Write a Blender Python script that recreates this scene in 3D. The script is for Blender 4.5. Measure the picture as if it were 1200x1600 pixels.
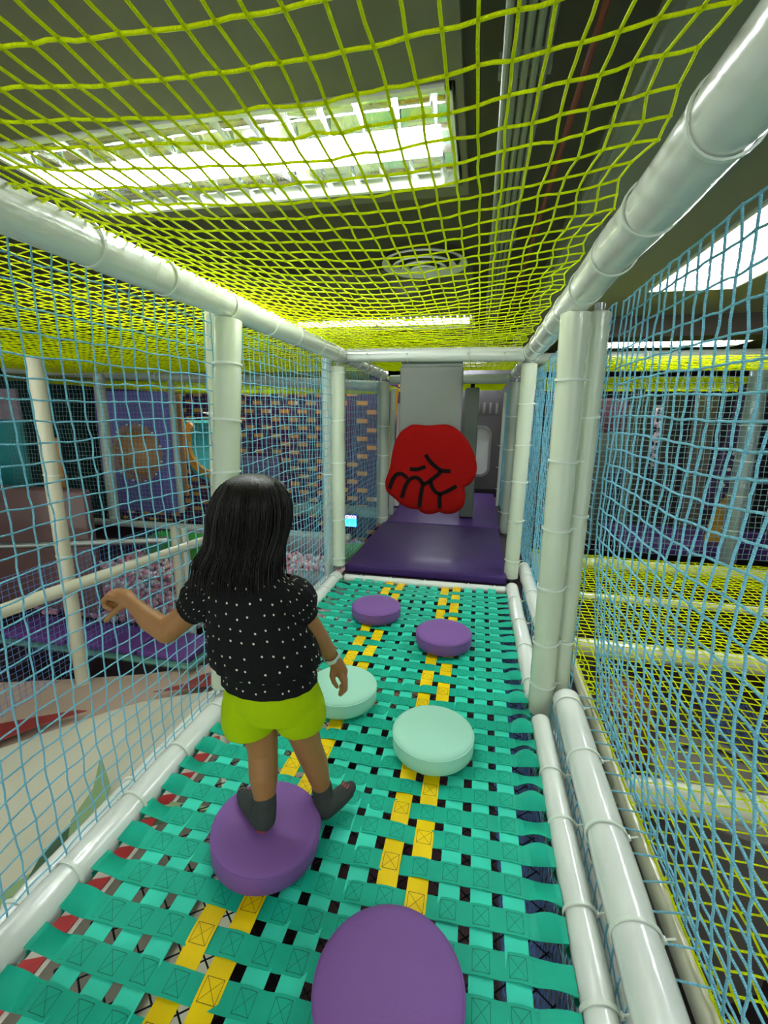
import bpy, bmesh, math, random
from mathutils import Vector, Matrix, noise
random.seed(7)
PI = math.pi
C = bpy.context.scene.collection
S = bpy.context.scene
for o in list(bpy.data.objects): bpy.data.objects.remove(o)

# ------------------------------------------------------------ camera, world, exposure
cam = bpy.data.objects.new('camera', bpy.data.cameras.new('camera')); C.objects.link(cam)
cam.data.sensor_fit = 'HORIZONTAL'; cam.data.sensor_width = 36; cam.data.lens = 36*694/1200
cam.data.clip_start = .01
cam.matrix_world = Matrix(((0.97860111, -0.05600428, 0.19799845, 0), (0.20537819, 0.20675657, -0.95659371, 0),
                           (0.01263586, 0.97678823, 0.21383426, 1.1), (0, 0, 0, 1)))
S.camera = cam
w = bpy.data.worlds.new('world'); S.world = w; w.use_nodes = True
w.node_tree.nodes['Background'].inputs[0].default_value = (.84, .90, .84, 1)
w.node_tree.nodes['Background'].inputs[1].default_value = .55
S.view_settings.view_transform = 'Standard'; S.view_settings.look = 'None'; S.view_settings.gamma = 1
S.view_settings.use_curve_mapping = False; S.view_settings.exposure = 1.2
LAMP = 16.0        # brightness of the fluorescent tubes

# ------------------------------------------------------------ materials
def nm(name):
    m = bpy.data.materials.new(name); m.use_nodes = True
    nt = m.node_tree; return m, nt, nt.nodes['Principled BSDF']
def mat(name, col, rough=.5, metal=0, bump=0, bscale=60, coat=0, vary=0, vscale=8, trans=0, spec=.5, detail=4, alpha=1):
    m, nt, b = nm(name)
    b.inputs['Base Color'].default_value = (*col, 1); b.inputs['Roughness'].default_value = rough
    b.inputs['Metallic'].default_value = metal; b.inputs['Coat Weight'].default_value = coat
    b.inputs['Coat Roughness'].default_value = .12
    b.inputs['Specular IOR Level'].default_value = spec
    b.inputs['Transmission Weight'].default_value = trans; b.inputs['Alpha'].default_value = alpha
    tc = nt.nodes.new('ShaderNodeTexCoord')
    if bump:
        n = nt.nodes.new('ShaderNodeTexNoise'); n.inputs['Scale'].default_value = bscale; n.inputs['Detail'].default_value = detail
        nt.links.new(tc.outputs['Object'], n.inputs['Vector'])
        bp = nt.nodes.new('ShaderNodeBump'); bp.inputs['Strength'].default_value = bump; bp.inputs['Distance'].default_value = .01
        nt.links.new(n.outputs['Fac'], bp.inputs['Height']); nt.links.new(bp.outputs['Normal'], b.inputs['Normal'])
    if vary:
        n = nt.nodes.new('ShaderNodeTexNoise'); n.inputs['Scale'].default_value = vscale; n.inputs['Detail'].default_value = 3
        nt.links.new(tc.outputs['Object'], n.inputs['Vector'])
        mx = nt.nodes.new('ShaderNodeMix'); mx.data_type = 'RGBA'
        mx.inputs[6].default_value = (*[c*(1-vary) for c in col], 1); mx.inputs[7].default_value = (*[min(1, c*(1+vary)) for c in col], 1)
        nt.links.new(n.outputs['Fac'], mx.inputs[0]); nt.links.new(mx.outputs[2], b.inputs['Base Color'])
    return m
def emis(name, col, s):
    m, nt, b = nm(name)
    b.inputs['Base Color'].default_value = (*col, 1)
    b.inputs['Emission Color'].default_value = (*col, 1); b.inputs['Emission Strength'].default_value = s
    return m
def rope(name, col, tl=.25):
    """twisted cord: fine diagonal ridges along the cord, a little light passes through the fibre"""
    m, nt, b = nm(name)
    b.inputs['Base Color'].default_value = (*col, 1); b.inputs['Roughness'].default_value = .6; b.inputs['Specular IOR Level'].default_value = .15
    uv = nt.nodes.new('ShaderNodeUVMap'); sp = nt.nodes.new('ShaderNodeSeparateXYZ'); nt.links.new(uv.outputs[0], sp.inputs[0])
    ma = nt.nodes.new('ShaderNodeMath'); ma.operation = 'MULTIPLY_ADD'; ma.inputs[1].default_value = 1400
    m2 = nt.nodes.new('ShaderNodeMath'); m2.operation = 'MULTIPLY'; m2.inputs[1].default_value = 2*PI
    nt.links.new(sp.outputs[0], m2.inputs[0]); nt.links.new(sp.outputs[1], ma.inputs[0]); nt.links.new(m2.outputs[0], ma.inputs[2])
    sn = nt.nodes.new('ShaderNodeMath'); sn.operation = 'SINE'; nt.links.new(ma.outputs[0], sn.inputs[0])
    bp = nt.nodes.new('ShaderNodeBump'); bp.inputs['Strength'].default_value = .6; bp.inputs['Distance'].default_value = .001
    nt.links.new(sn.outputs[0], bp.inputs['Height']); nt.links.new(bp.outputs[0], b.inputs['Normal'])
    if tl:
        t = nt.nodes.new('ShaderNodeBsdfTranslucent'); t.inputs[0].default_value = (*col, 1)
        mx = nt.nodes.new('ShaderNodeMixShader'); mx.inputs[0].default_value = tl
        nt.links.new(b.outputs[0], mx.inputs[1]); nt.links.new(t.outputs[0], mx.inputs[2])
        nt.links.new(mx.outputs[0], nt.nodes['Material Output'].inputs[0])
    return m
def math_node(nt, op, a, b=None, c=None):
    n = nt.nodes.new('ShaderNodeMath'); n.operation = op
    for i, v in enumerate((a, b, c)):
        if v is None: continue
        if isinstance(v, (int, float)): n.inputs[i].default_value = v
        else: nt.links.new(v, n.inputs[i])
    return n.outputs[0]
def strap_mat(name, col, stitch):
    """webbing: ribbed weave; u counts crossings, v runs 0..1 across. a stitched square with an X sits at each crossing"""
    m, nt, b = nm(name); M = lambda *a: math_node(nt, *a)
    b.inputs['Roughness'].default_value = .5; b.inputs['Specular IOR Level'].default_value = .2
    uv = nt.nodes.new('ShaderNodeUVMap'); sp = nt.nodes.new('ShaderNodeSeparateXYZ'); nt.links.new(uv.outputs[0], sp.inputs[0])
    u = M('SUBTRACT', M('FRACT', M('ADD', sp.outputs[0], .5)), .5); v = M('SUBTRACT', sp.outputs[1], .5)
    U = M('MULTIPLY', u, 1.6)
    au = M('ABSOLUTE', U); av = M('ABSOLUTE', v)
    mxx = M('MAXIMUM', au, av)
    box = M('LESS_THAN', M('ABSOLUTE', M('SUBTRACT', mxx, .38)), .012)
    x = M('MULTIPLY', M('LESS_THAN', M('ABSOLUTE', M('SUBTRACT', au, av)), .014), M('LESS_THAN', mxx, .38))
    line = M('MAXIMUM', box, x)
    tc = nt.nodes.new('ShaderNodeTexCoord'); n = nt.nodes.new('ShaderNodeTexNoise'); n.inputs['Scale'].default_value = 14; n.inputs['Detail'].default_value = 3
    nt.links.new(tc.outputs['Object'], n.inputs['Vector'])
    mx0 = nt.nodes.new('ShaderNodeMix'); mx0.data_type = 'RGBA'; nt.links.new(n.outputs['Fac'], mx0.inputs[0])
    mx0.inputs[6].default_value = (*[c*.78 for c in col], 1); mx0.inputs[7].default_value = (*[min(1, c*1.2) for c in col], 1)
    mx = nt.nodes.new('ShaderNodeMix'); mx.data_type = 'RGBA'; nt.links.new(line, mx.inputs[0])
    nt.links.new(mx0.outputs[2], mx.inputs[6]); mx.inputs[7].default_value = (*stitch, 1)
    nt.links.new(mx.outputs[2], b.inputs['Base Color'])
    rib = M('SINE', M('MULTIPLY', sp.outputs[0], 420))
    h = M('ADD', M('MULTIPLY', rib, .15), M('MULTIPLY', line, -1))
    bp = nt.nodes.new('ShaderNodeBump'); bp.inputs['Strength'].default_value = .35; bp.inputs['Distance'].default_value = .0008
    nt.links.new(h, bp.inputs['Height']); nt.links.new(bp.outputs[0], b.inputs['Normal'])
    return m
def vinyl(name, col, rough=.28, coat=.5, wr=.25, ws=18):
    return mat(name, col, rough, bump=wr, bscale=ws, coat=coat, detail=2, spec=.5 if coat > .25 else .2)

M_pad = vinyl('white_padding_vinyl', (.64, .70, .54), .25, .5, .3, 14)
M_pad2 = vinyl('grey_padding_vinyl', (.42, .48, .41), .3, .4)
M_rail = vinyl('white_rail_sleeve', (.80, .83, .76), .2, .5, .2, 22)
M_tie = mat('cable_tie_nylon', (.74, .80, .70), .35)
M_steel = mat('galvanised_steel', (.35, .38, .36), .35, .9)
M_cream = mat('cream_tube', (.62, .60, .44), .3, coat=.3)
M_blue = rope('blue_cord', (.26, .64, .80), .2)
M_yel = rope('yellow_cord', (.80, .90, .0), .4)
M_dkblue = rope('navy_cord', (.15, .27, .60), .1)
M_black = rope('black_cord', (.015, .015, .02), 0)
M_grey = rope('grey_blue_cord', (.20, .32, .33), .1)
M_teal = strap_mat('teal_webbing', (.008, .42, .27), (.004, .13, .09))
M_teal2 = strap_mat('light_teal_webbing', (.045, .68, .48), (.01, .20, .14))
M_ystrap = strap_mat('yellow_webbing', (.95, .60, .0), (.13, .09, .01))
M_purple = vinyl('purple_vinyl', (.21, .095, .31), .55, 0, .05, 220)
M_mat = vinyl('purple_mat_vinyl', (.045, .018, .115), .45, .04, .1, 20)
M_mint = vinyl('mint_vinyl', (.42, .78, .60), .5, 0, .05, 220)
M_red = mat('red_fabric', (.235, .004, .003), .8, bump=.3, bscale=10, vary=.08, spec=.06)
M_blackfab = mat('black_fabric', (.006, .003, .003), .8, spec=.08)
M_greyfab = mat('grey_vinyl_fabric', (.165, .18, .155), .5, bump=.7, bscale=9, spec=.25)
M_greenpad = mat('green_grey_pad', (.12, .15, .12), .45, bump=.3, bscale=8)
M_ceil = mat('dark_ceiling', (.055, .052, .038), .8, vary=.2, vscale=2)
M_ceilp = mat('grey_ceiling_panel', (.125, .125, .10), .7, vary=.1, vscale=3)
M_duct = mat('duct_grey', (.17, .20, .17), .5, vary=.1)
M_lampw = mat('lamp_frame_white', (.75, .78, .72), .4)
M_refl = mat('lamp_mirror', (.85, .88, .88), .12, .95, bump=.15, bscale=25)
M_tube = emis('lamp_tube_glow', (.95, 1.0, 1.0), LAMP*1.6)
M_dark = mat('dark_floor', (.035, .018, .022), .6, vary=.3)
M_wall = mat('dark_wall', (.05, .05, .065), .7, vary=.2, vscale=1.5)

# ------------------------------------------------------------ mesh helpers
class MB:
    def __init__(s): s.v = []; s.f = []; s.uv = []; s.mi = []
    def add(s, vs, fs, uvs=None, mi=0):
        k = len(s.v); s.v += [tuple(p) for p in vs]
        for i, f in enumerate(fs):
            s.f.append(tuple(a+k for a in f)); s.uv.append(uvs[i] if uvs else [(0, 0)]*len(f)); s.mi.append(mi)
    def box(s, a, b, mi=0):
        x0, y0, z0 = a; x1, y1, z1 = b
        s.add([(x0,y0,z0),(x1,y0,z0),(x1,y1,z0),(x0,y1,z0),(x0,y0,z1),(x1,y0,z1),(x1,y1,z1),(x0,y1,z1)],
              [(0,3,2,1),(4,5,6,7),(0,1,5,4),(1,2,6,5),(2,3,7,6),(3,0,4,7)], mi=mi)
    def tube(s, pts, r, n=8, cap=True, uvl=True, mi=0, closed=False):
        pts = [Vector(p) for p in pts]; rs = r if isinstance(r, (list, tuple)) else [r]*len(pts)
        vs = []; N = len(pts); L = [0]
        for i in range(1, N): L.append(L[-1]+(pts[i]-pts[i-1]).length)
        t0 = (pts[1]-pts[0]).normalized(); ref = Vector((0, 0, 1)) if abs(t0.z) < .9 else Vector((1, 0, 0))
        a = t0.cross(ref).normalized()
        for i, p in enumerate(pts):
            if closed: t = (pts[(i+1) % N]-pts[i-1]).normalized()
            else: t = (pts[min(i+1, N-1)]-pts[max(i-1, 0)]).normalized()
            a = (a-t*a.dot(t)).normalized(); b = t.cross(a)
            for k in range(n):
                q = 2*PI*k/n; vs.append(p+(a*math.cos(q)+b*math.sin(q))*rs[i])
        fs = []; uv = []
        for i in range(N if closed else N-1):
            for k in range(n):
                k2 = (k+1) % n; j = (i+1) % N
                fs.append((i*n+k, i*n+k2, j*n+k2, j*n+k)); l1 = L[i]; l2 = L[j] if j else L[i]+.01
                uv.append([(k/n, l1), ((k+1)/n, l1), ((k+1)/n, l2), (k/n, l2)])
        if cap and not closed:
            fs.append(tuple(range(n))[::-1]); uv.append([(0, 0)]*n)
            fs.append(tuple((N-1)*n+k for k in range(n))); uv.append([(0, 0)]*n)
        s.add(vs, fs, uv, mi)
    def knot(s, p, r):
        x, y, z = p
        s.add([(x+r,y,z),(x-r,y,z),(x,y+r,z),(x,y-r,z),(x,y,z+r),(x,y,z-r)],
              [(0,2,4),(2,1,4),(1,3,4),(3,0,4),(2,0,5),(1,2,5),(3,1,5),(0,3,5)])
    def rings(s, rs, capa=True, capb=True, mi=0, close=True):
        n = len(rs[0]); vs = [p for r in rs for p in r]; fs = []
        for i in range(len(rs)-1):
            for k in range(n if close else n-1):
                k2 = (k+1) % n; fs.append((i*n+k, i*n+k2, (i+1)*n+k2, (i+1)*n+k))
        if capa: fs.append(tuple(range(n))[::-1])
        if capb: fs.append(tuple((len(rs)-1)*n+k for k in range(n)))
        s.add(vs, fs, mi=mi)
    def lathe(s, prof, n=48, c=(0, 0, 0), mi=0, capa=True, capb=True):
        s.rings([[(c[0]+r*math.cos(2*PI*k/n), c[1]+r*math.sin(2*PI*k/n), c[2]+z) for k in range(n)] for r, z in prof], capa, capb, mi)
    def mesh(s, name):
        me = bpy.data.meshes.new(name); me.from_pydata(s.v, [], s.f)
        ul = me.uv_layers.new(name='UVMap'); i = 0; flat = []
        for u in s.uv:
            for a in u: flat += [a[0], a[1]]
        ul.data.foreach_set('uv', flat); me.polygons.foreach_set('material_index', s.mi)
        me.update(); return me
def link(name, me, mats, parent=None, smooth=True):
    o = bpy.data.objects.new(name, me); C.objects.link(o)
    for m in (mats if isinstance(mats, (list, tuple)) else [mats]): me.materials.append(m)
    if smooth: me.polygons.foreach_set('use_smooth', [True]*len(me.polygons))
    if parent: o.parent = parent; o.matrix_parent_inverse = parent.matrix_world.inverted() if False else Matrix()
    return o
def obj(name, mb, m, parent=None, smooth=True, sharp=None):
    me = mb.mesh(name); o = link(name, me, m, parent, smooth)
    if smooth:
        try: me.set_sharp_from_angle(angle=math.radians(sharp or 40))
        except Exception: pass
    return o
def empty(name, loc=(0, 0, 0)):
    o = bpy.data.objects.new(name, None); C.objects.link(o); o.location = loc; o.empty_display_size = .05
    return o
def tag(o, label, cat, group=None, kind=None):
    if label: o['label'] = label
    if cat: o['category'] = cat
    if group: o['group'] = group
    if kind: o['kind'] = kind
    return o
def struct(o): o['kind'] = 'structure'; return o
def bevel_box(a, b, r, seg=3):
    bm = bmesh.new(); bmesh.ops.create_cube(bm, size=1)
    for v in bm.verts:
        v.co = Vector([(a[i]+b[i])/2+v.co[i]*(b[i]-a[i]) for i in range(3)])
    bmesh.ops.bevel(bm, geom=bm.edges[:], offset=r, segments=seg, affect='EDGES', profile=.5)
    me = bpy.data.meshes.new('b'); bm.to_mesh(me); bm.free(); return me
def padbox(name, a, b, r, m, parent=None):
    return link(name, bevel_box(a, b, r), m, parent)

# padded tube + cable ties
def tie(mb_parent, p, axis, r, wd=.004, side=None):
    """one nylon cable tie around a padded tube, tail sticking out"""
    p = Vector(p); t = Vector(axis).normalized(); ref = Vector((0, 0, 1)) if abs(t.z) < .9 else Vector((0, 1, 0))
    a = t.cross(ref).normalized(); b = t.cross(a)
    mb = MB(); n = 28; rr = r+.0015
    sk = random.uniform(-.006, .006)
    rings = []
    for k in range(n):
        q = 2*PI*k/n; d = a*math.cos(q)+b*math.sin(q); c = p+t*(sk*math.sin(q*1+1))
        rings.append([c+d*(rr-.002)-t*wd, c+d*(rr+.0015)-t*wd, c+d*(rr+.0015)+t*wd, c+d*(rr-.002)+t*wd])
    rings.append(rings[0]); mb.rings(rings, False, False)
    sd = Vector(side) if side is not None else a
    q = p+sd.normalized()*(rr+.002)
    mb.tube([q-t*wd*1.4, q+t*wd*1.4], .0045, 6)
    mb.tube([q, q+sd.normalized()*.022+t*.003], .0022, 5)
    return obj('cable_tie', mb, M_tie, mb_parent)
def padded(name, p0, p1, r, label, cat, m=None, ties=(), side=None, group=None, bow=0, core=True, endcap=.012):
    p0 = Vector(p0); p1 = Vector(p1); L = (p1-p0).length; d = (p1-p0).normalized()
    e = empty(name, p0); tag(e, label, cat, group)
    n = max(6, int(L/.03)); pts = []; rs = []
    seed = random.random()*50
    for i in range(n+1):
        f = i/n; off = Vector((noise.noise((f*L*3, seed, 0)), noise.noise((f*L*3, seed, 9)), noise.noise((f*L*3, seed, 4))))*.004
        pts.append(d*(L*f)+off*bow)
        near = min([abs(f*L-t) for t in ties] or [9])
        rs.append(r*(1+.03*noise.noise((f*L*6, seed, 20))) - .003*math.exp(-(near/.02)**2))
    pts = [pts[0]-d*0]+pts+[pts[-1]]; rs = [r*.75]+rs+[r*.75]
    pts[0] = pts[0]-d*endcap*.4; pts[-1] = pts[-1]+d*endcap*.4
    mb = MB(); mb.tube(pts, rs, 28); obj('foam_sleeve', mb, m or M_pad, e, sharp=60)
    if core:
        mb = MB(); mb.tube([-d*.03, d*(L+.03)], .017, 12); obj('steel_core', mb, M_steel, e)
    for t in ties: tie(e, d*t, d, r, side=side)
    return e
def ties_every(L, step, start=.1):
    out = []; t = start
    while t < L-.05: out.append(t+random.uniform(-.03, .03)); t += step
    return out

# rope net as real cords
def net(name, P, nu, nv, r, m, label, cat='net', jit=.003, sides=5, group=None, knots=True, sub=1):
    nodes = [[P(i/nu, j/nv)+Vector([random.uniform(-jit, jit) for _ in range(3)]) for j in range(nv+1)] for i in range(nu+1)]
    mb = MB()
    def path(q):
        if sub == 1: return q
        out = []
        for a, b in zip(q, q[1:]):
            out.append(a); out.append((a+b)/2+Vector([random.uniform(-jit, jit)*.5 for _ in range(3)]))
        return out+[q[-1]]
    for i in range(nu+1): mb.tube(path(nodes[i]), r, sides, cap=False)
    for j in range(nv+1): mb.tube(path([nodes[i][j] for i in range(nu+1)]), r, sides, cap=False)
    if knots:
        for row in nodes:
            for p in row: mb.knot(p, r*1.75)
    o = obj(name, mb, m, sharp=80)
    tag(o, label, cat, group); return o
V = Vector
def nz(x, y, s=0, f=1.0): return noise.noise((x*f, y*f, s))

XL, XR = -.91, .288
Y1L, Y2L, Y3 = 1.50, 2.87, 4.3
Y1R, Y2R = 1.63, 2.99
ZT = 1.477

# ------------------------------------------------------------ room shell
F = -1.35
mb = MB(); mb.box((-9, -3, F-.1), (6, 11, F)); struct(obj('floor', mb, M_dark, smooth=False))
mb = MB(); mb.box((-9, -3, 1.99), (6, 11, 2.1)); struct(obj('ceiling', mb, M_ceil, smooth=False))
mb = MB(); mb.box((-9.1, -3, F), (-9, 11, 2.1)); struct(obj('wall_left', mb, mat('left_wall', (.02, .10, .11), .7, vary=.3), smooth=False))
mb = MB(); mb.box((-9, 11, F), (6, 11.1, 2.1)); struct(obj('wall_far', mb, M_wall, smooth=False))
mb = MB(); mb.box((6, -3, F), (6.1, 11, 2.1)); struct(obj('wall_right', mb, M_wall, smooth=False))
# lower grey ceiling panels that carry the lamps
def slab(n, a, b, m):
    mb = MB(); mb.box(a, b); return struct(obj(n, mb, m, smooth=False))
def slab_hole(n, x0, x1, y0, y1, hx0, hx1, hy0, hy1, z0, z1, m):
    mb = MB()
    for a, b in (((x0, y0), (x1, hy0)), ((x0, hy1), (x1, y1)), ((x0, hy0), (hx0, hy1)), ((hx1, hy0), (x1, hy1))):
        if b[0]-a[0] > 1e-4 and b[1]-a[1] > 1e-4: mb.box((*a, z0), (*b, z1))
    return struct(obj(n, mb, m, smooth=False))
ZC = 1.95
slab_hole('trim_1', -4.5, -.09, .75, 2.0, -1.69, -.11, 1.37, 1.92, ZC, 1.99, M_ceilp)
slab_hole('trim_2', -4.5, -.09, 3.0, 5.4, -1.9, -.08, 4.12, 4.75, ZC, 1.99, M_ceilp)
slab_hole('trim_3', .75, 3.4, 1.0, 4.4, 1.06, 1.62, 2.0, 3.62, ZC, 1.99, mat('tan_ceiling_panel', (.24, .23, .16), .7))
slab('trim_4', (-4.5, -2.8, ZC), (-.09, .45, 1.99), M_ceilp)
slab('trim_5', (.34, -1, 1.86), (.74, 2.05, 1.99), M_duct)
slab('trim_6', (.34, 2.15, 1.86), (.74, 6, 1.99), M_duct)
slab('trim_7', (1.0, 4.4, 1.78), (4.4, 4.7, 1.99), mat('brown_bulkhead', (.07, .055, .042), .7))

# ------------------------------------------------------------ fluorescent lamps
def lamp(x0, x1, y0, y1, along, label, blades=14, group='ceiling lamps', tubes=2, glow=None):
    e = empty('ceiling_lamp', ((x0+x1)/2, (y0+y1)/2, ZC)); tag(e, label, 'lamp', group)
    cx, cy = e.location.x, e.location.y; hx, hy = (x1-x0)/2, (y1-y0)/2; z0, z1 = -.006, .035
    mb = MB(); t = .018
    mb.box((-hx, -hy, z0), (hx, -hy+t, z1)); mb.box((-hx, hy-t, z0), (hx, hy, z1))
    mb.box((-hx, -hy, z0), (-hx+t, hy, z1)); mb.box((hx-t, -hy, z0), (hx, hy, z1))
    obj('lamp_frame', mb, M_lampw, e, False)
    mb = MB(); L, W = (hx, hy) if along == 'x' else (hy, hx)
    def q(l, w_, z): return (l, w_, z) if along == 'x' else (w_, l, z)
    n = 24; prof = []
    for i in range(n+1):
        f = i/n*2-1; prof.append((f*(W-t), .036-.022*abs(math.sin(f*PI*2))))
    vs = [q(-L+t, a, b) for a, b in prof]+[q(L-t, a, b) for a, b in prof]
    mb.add(vs, [(i, i+1, n+2+i, n+1+i) for i in range(n)])
    obj('reflector', mb, M_refl, e)
    for k in range(tubes):
        w_ = (k-(tubes-1)/2)*W*.30; mb = MB()
        mb.tube([q(-L+.05, w_, .010), q(L-.05, w_, .010)], .020, 12); obj('lamp_tube', mb, glow or M_tube, e)
    for i in range(blades):
        a = -L+2*L*(i+.5)/blades
        for wo, wi in ((-W+t, -W*.30), (W-t, W*.30)):
            mb = MB()
            mb.add([q(a-.018, wo, .022), q(a+.018, wo, .022), q(a+.002, wi, .018), q(a-.002, wi, .018), q(a, wo, -.002), q(a, wi, .004)],
                   [(0, 4, 5, 3), (1, 2, 5, 4), (0, 3, 2, 1)])
            obj('louvre_blade', mb, M_refl, e, False)
    return e
lamp(-1.68, -.12, 1.38, 1.91, 'x', 'large louvred fluorescent ceiling lamp above the yellow net, nearest of the lamps')
lamp(-1.89, -.09, 4.13, 4.74, 'x', 'louvred ceiling lamp seen through the yellow net beyond the round air vent', glow=emis('dim_tube', (.95, 1, .95), 3), blades=30)
lamp(1.07, 1.61, 2.01, 3.61, 'y', 'bright white ceiling lamp seen through the blue net at upper right', tubes=4)
mb = MB(); mb.box((-.25, -.78, -.004), (.25, .78, .0)); obj('diffuser', mb, emis('lamp_diffuser', (.97, .98, 1.0), 2.5), [o for o in C.objects if o.name.startswith('ceiling_lamp') and o.parent is None][-1], False)
for i, (a, b, c, d, al, lb) in enumerate([(-1.7, -.15, -1.3, -.75, 'x', 'ceiling lamp added for fill behind the viewer over the passage'), (-4.2, -2.6, 1.4, 1.9, 'x', 'ceiling lamp added for fill over the left bays'),
        (-4.2, -2.6, 5.6, 6.2, 'x', 'far ceiling lamp added for fill over the ball pit'), (-1.3, .2, 6.4, 7.0, 'x', 'far ceiling lamp beyond the red fist'),
        (1.4, 2.9, 5.8, 6.3, 'x', 'far ceiling lamp added for fill over the right rear bay'), (1.1, 2.7, -1.2, -.7, 'x', 'ceiling lamp added for fill over the right bays behind the viewer'), (-4.2, -2.6, -1.4, -.9, 'x', 'ceiling lamp added for fill over the left bays behind the viewer')]):
    lamp(a, b, c, d, al, lb)  # except beyond the fist, fixtures assumed for the room and added for fill light

# air vent
e = empty('air_vent', (-.36, 2.80, 1.95)); tag(e, 'round grey ceiling air vent with concentric rings', 'air vent')
for i, (r0, r1, z) in enumerate(((.245, .205, 0), (.185, .15, -.015), (.13, .095, -.022), (.075, .03, -.028))):
    mb = MB(); n = 48; mb.rings([[(r*math.cos(2*PI*k/n), r*math.sin(2*PI*k/n), zz) for k in range(n)] for r, zz in ((r0, z+.004), (r0, z-.006), (r1, z+.012), (r1, z+.022), (r0, z+.004))], False, False)
    obj('vent_ring', mb, M_lampw, e)
mb = MB(); mb.lathe([(.23, .03), (.23, .045)]); obj('vent_throat', mb, M_ceil, e)
mb = MB(); mb.tube([(-.5, 3.05, 1.96), (-.48, 3.3, 1.955), (-.42, 3.6, 1.96)], .11, 16); tag(obj('air_duct', mb, M_ceilp), 'grey flexible duct running from the round vent', 'duct')
# conduits and red pipe
e = empty('conduit_bundle', (.06, 0, 1.90)); tag(e, 'grey bundle of parallel conduits running along the ceiling', 'conduit')
for k in range(5):
    mb = MB(); mb.tube([(-.045+k*.022, -1, 0), (-.045+k*.022, 8, 0)], .009, 8); obj('conduit', mb, M_duct, e)
for y in (1.3, 2.4, 3.5, 4.6):
    mb = MB(); mb.box((-.062, y, .01), (.062, y+.03, .05)); obj('bracket', mb, M_duct, e, False)
mb = MB(); mb.tube([(.21, -1, 1.93), (.205, 3, 1.93), (.21, 8, 1.93)], .009, 10); tag(obj('red_pipe', mb, mat('red_pipe_paint', (.13, .012, .008), .5)), 'thin red pipe running along the ceiling beside the conduits', 'pipe')

# ------------------------------------------------------------ corridor frame: posts and rails
padded('padded_post', (XL-.01, 1.40, .06), (XL, 1.565, 1.425), .050, 'thick white padded post in the left net wall, just behind the girl', 'post', ties=[.28, .55, .83, 1.02, 1.22], side=(-1, .2, 0))
padded('padded_post', (-.915, Y2L, .06), (-.915, 2.89, 1.40), .045, 'white padded post at left front corner of the dark purple mat', 'post', ties=[.05, .33, .72, 1.0, 1.3], side=(-1, 0, 0))
padded('padded_post', (.298, 1.645, -.03), (.286, 1.625, 1.425), .046, 'thick white padded post in the right net wall, nearest the viewer', 'post', ties=[.12, .30, .52, .74, .98, 1.25], side=(1, .1, 0))
padded('padded_post', (.272, 3.01, .02), (.29, 3.03, 1.42), .048, 'white padded post at right front corner of the dark purple mat', 'post', ties=[.12, .4, .66, .9, 1.16], side=(1, .1, 0))
padded('padded_post', (-.90, 4.3, .03), (-.905, 4.32, 1.40), .05, 'padded post at left rear corner of the purple mats, beside the red fist', 'post', ties=[.06, .4, .68, .96], m=M_pad2)
padded('padded_post', (.300, 4.32, .0), (.308, 4.34, 1.40), .046, 'glossy grey padded post at right rear corner of the purple mats', 'post', ties=[.2, .5, .8, 1.1], m=M_pad2)
# outer posts of the neighbouring bays (net is laced to them)
padded('padded_post', (-.985, 1.47, -.6), (-.99, 1.60, 1.47), .030, 'slim white post behind the thick left post, net laced to it', 'post', ties=[.9, 1.3, 1.7])
padded('padded_post', (-.985, 2.87, -.6), (-.99, 2.89, 1.45), .038, 'greenish white post behind the left corner post of the purple mat', 'post', m=M_pad2, ties=[1.3])
padded('padded_post', (.372, 1.70, -.5), (.372, 1.70, 1.44), .036, 'slim white post behind the thick right post, net laced to it', 'post', ties=[.75, 1.25, 1.6])
padded('padded_post', (-.965, 4.45, .0), (-.97, 4.46, 1.42), .035, 'grey-white post behind the left rear post with net laced to it', 'post', m=M_pad2)
# top rails
padded('padded_rail', (XL, -.5, ZT), (XL, 2.90, ZT), .048, 'long white padded top rail above the left blue net', 'rail', m=M_rail, ties=ties_every(3.4, .31, .2), side=(-1, 0, .2), bow=1)
padded('padded_rail', (XR, -.6, ZT), (XR, 3.0, ZT), .05, 'long white padded top rail above the right blue net', 'rail', m=M_rail, ties=ties_every(3.6, .27, .22), side=(1, 0, .2), bow=1)
padded('padded_rail', (-.905, 2.97, ZT), (-.905, 4.28, ZT-.005), .044, 'padded top rail beyond the cross beam on the left', 'rail', m=M_rail, ties=ties_every(1.3, .2, .1))
padded('padded_rail', (.30, 3.06, ZT), (.30, 4.3, ZT), .044, 'padded top rail beyond the cross beam on the right', 'rail', m=M_rail, ties=ties_every(1.3, .3, .2))
padded('padded_beam', (-.87, 2.965, ZT+.005), (.25, 2.975, ZT-.002), .045, 'white padded cross beam from which the red fist hangs', 'beam', m=M_rail, ties=[.14, .40, .78, 1.0])
padded('padded_beam', (-.85, 4.32, ZT-.05), (.24, 4.33, ZT-.045), .042, 'grey padded cross beam behind the red fist', 'beam', m=M_pad2, ties=[.4])
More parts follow.
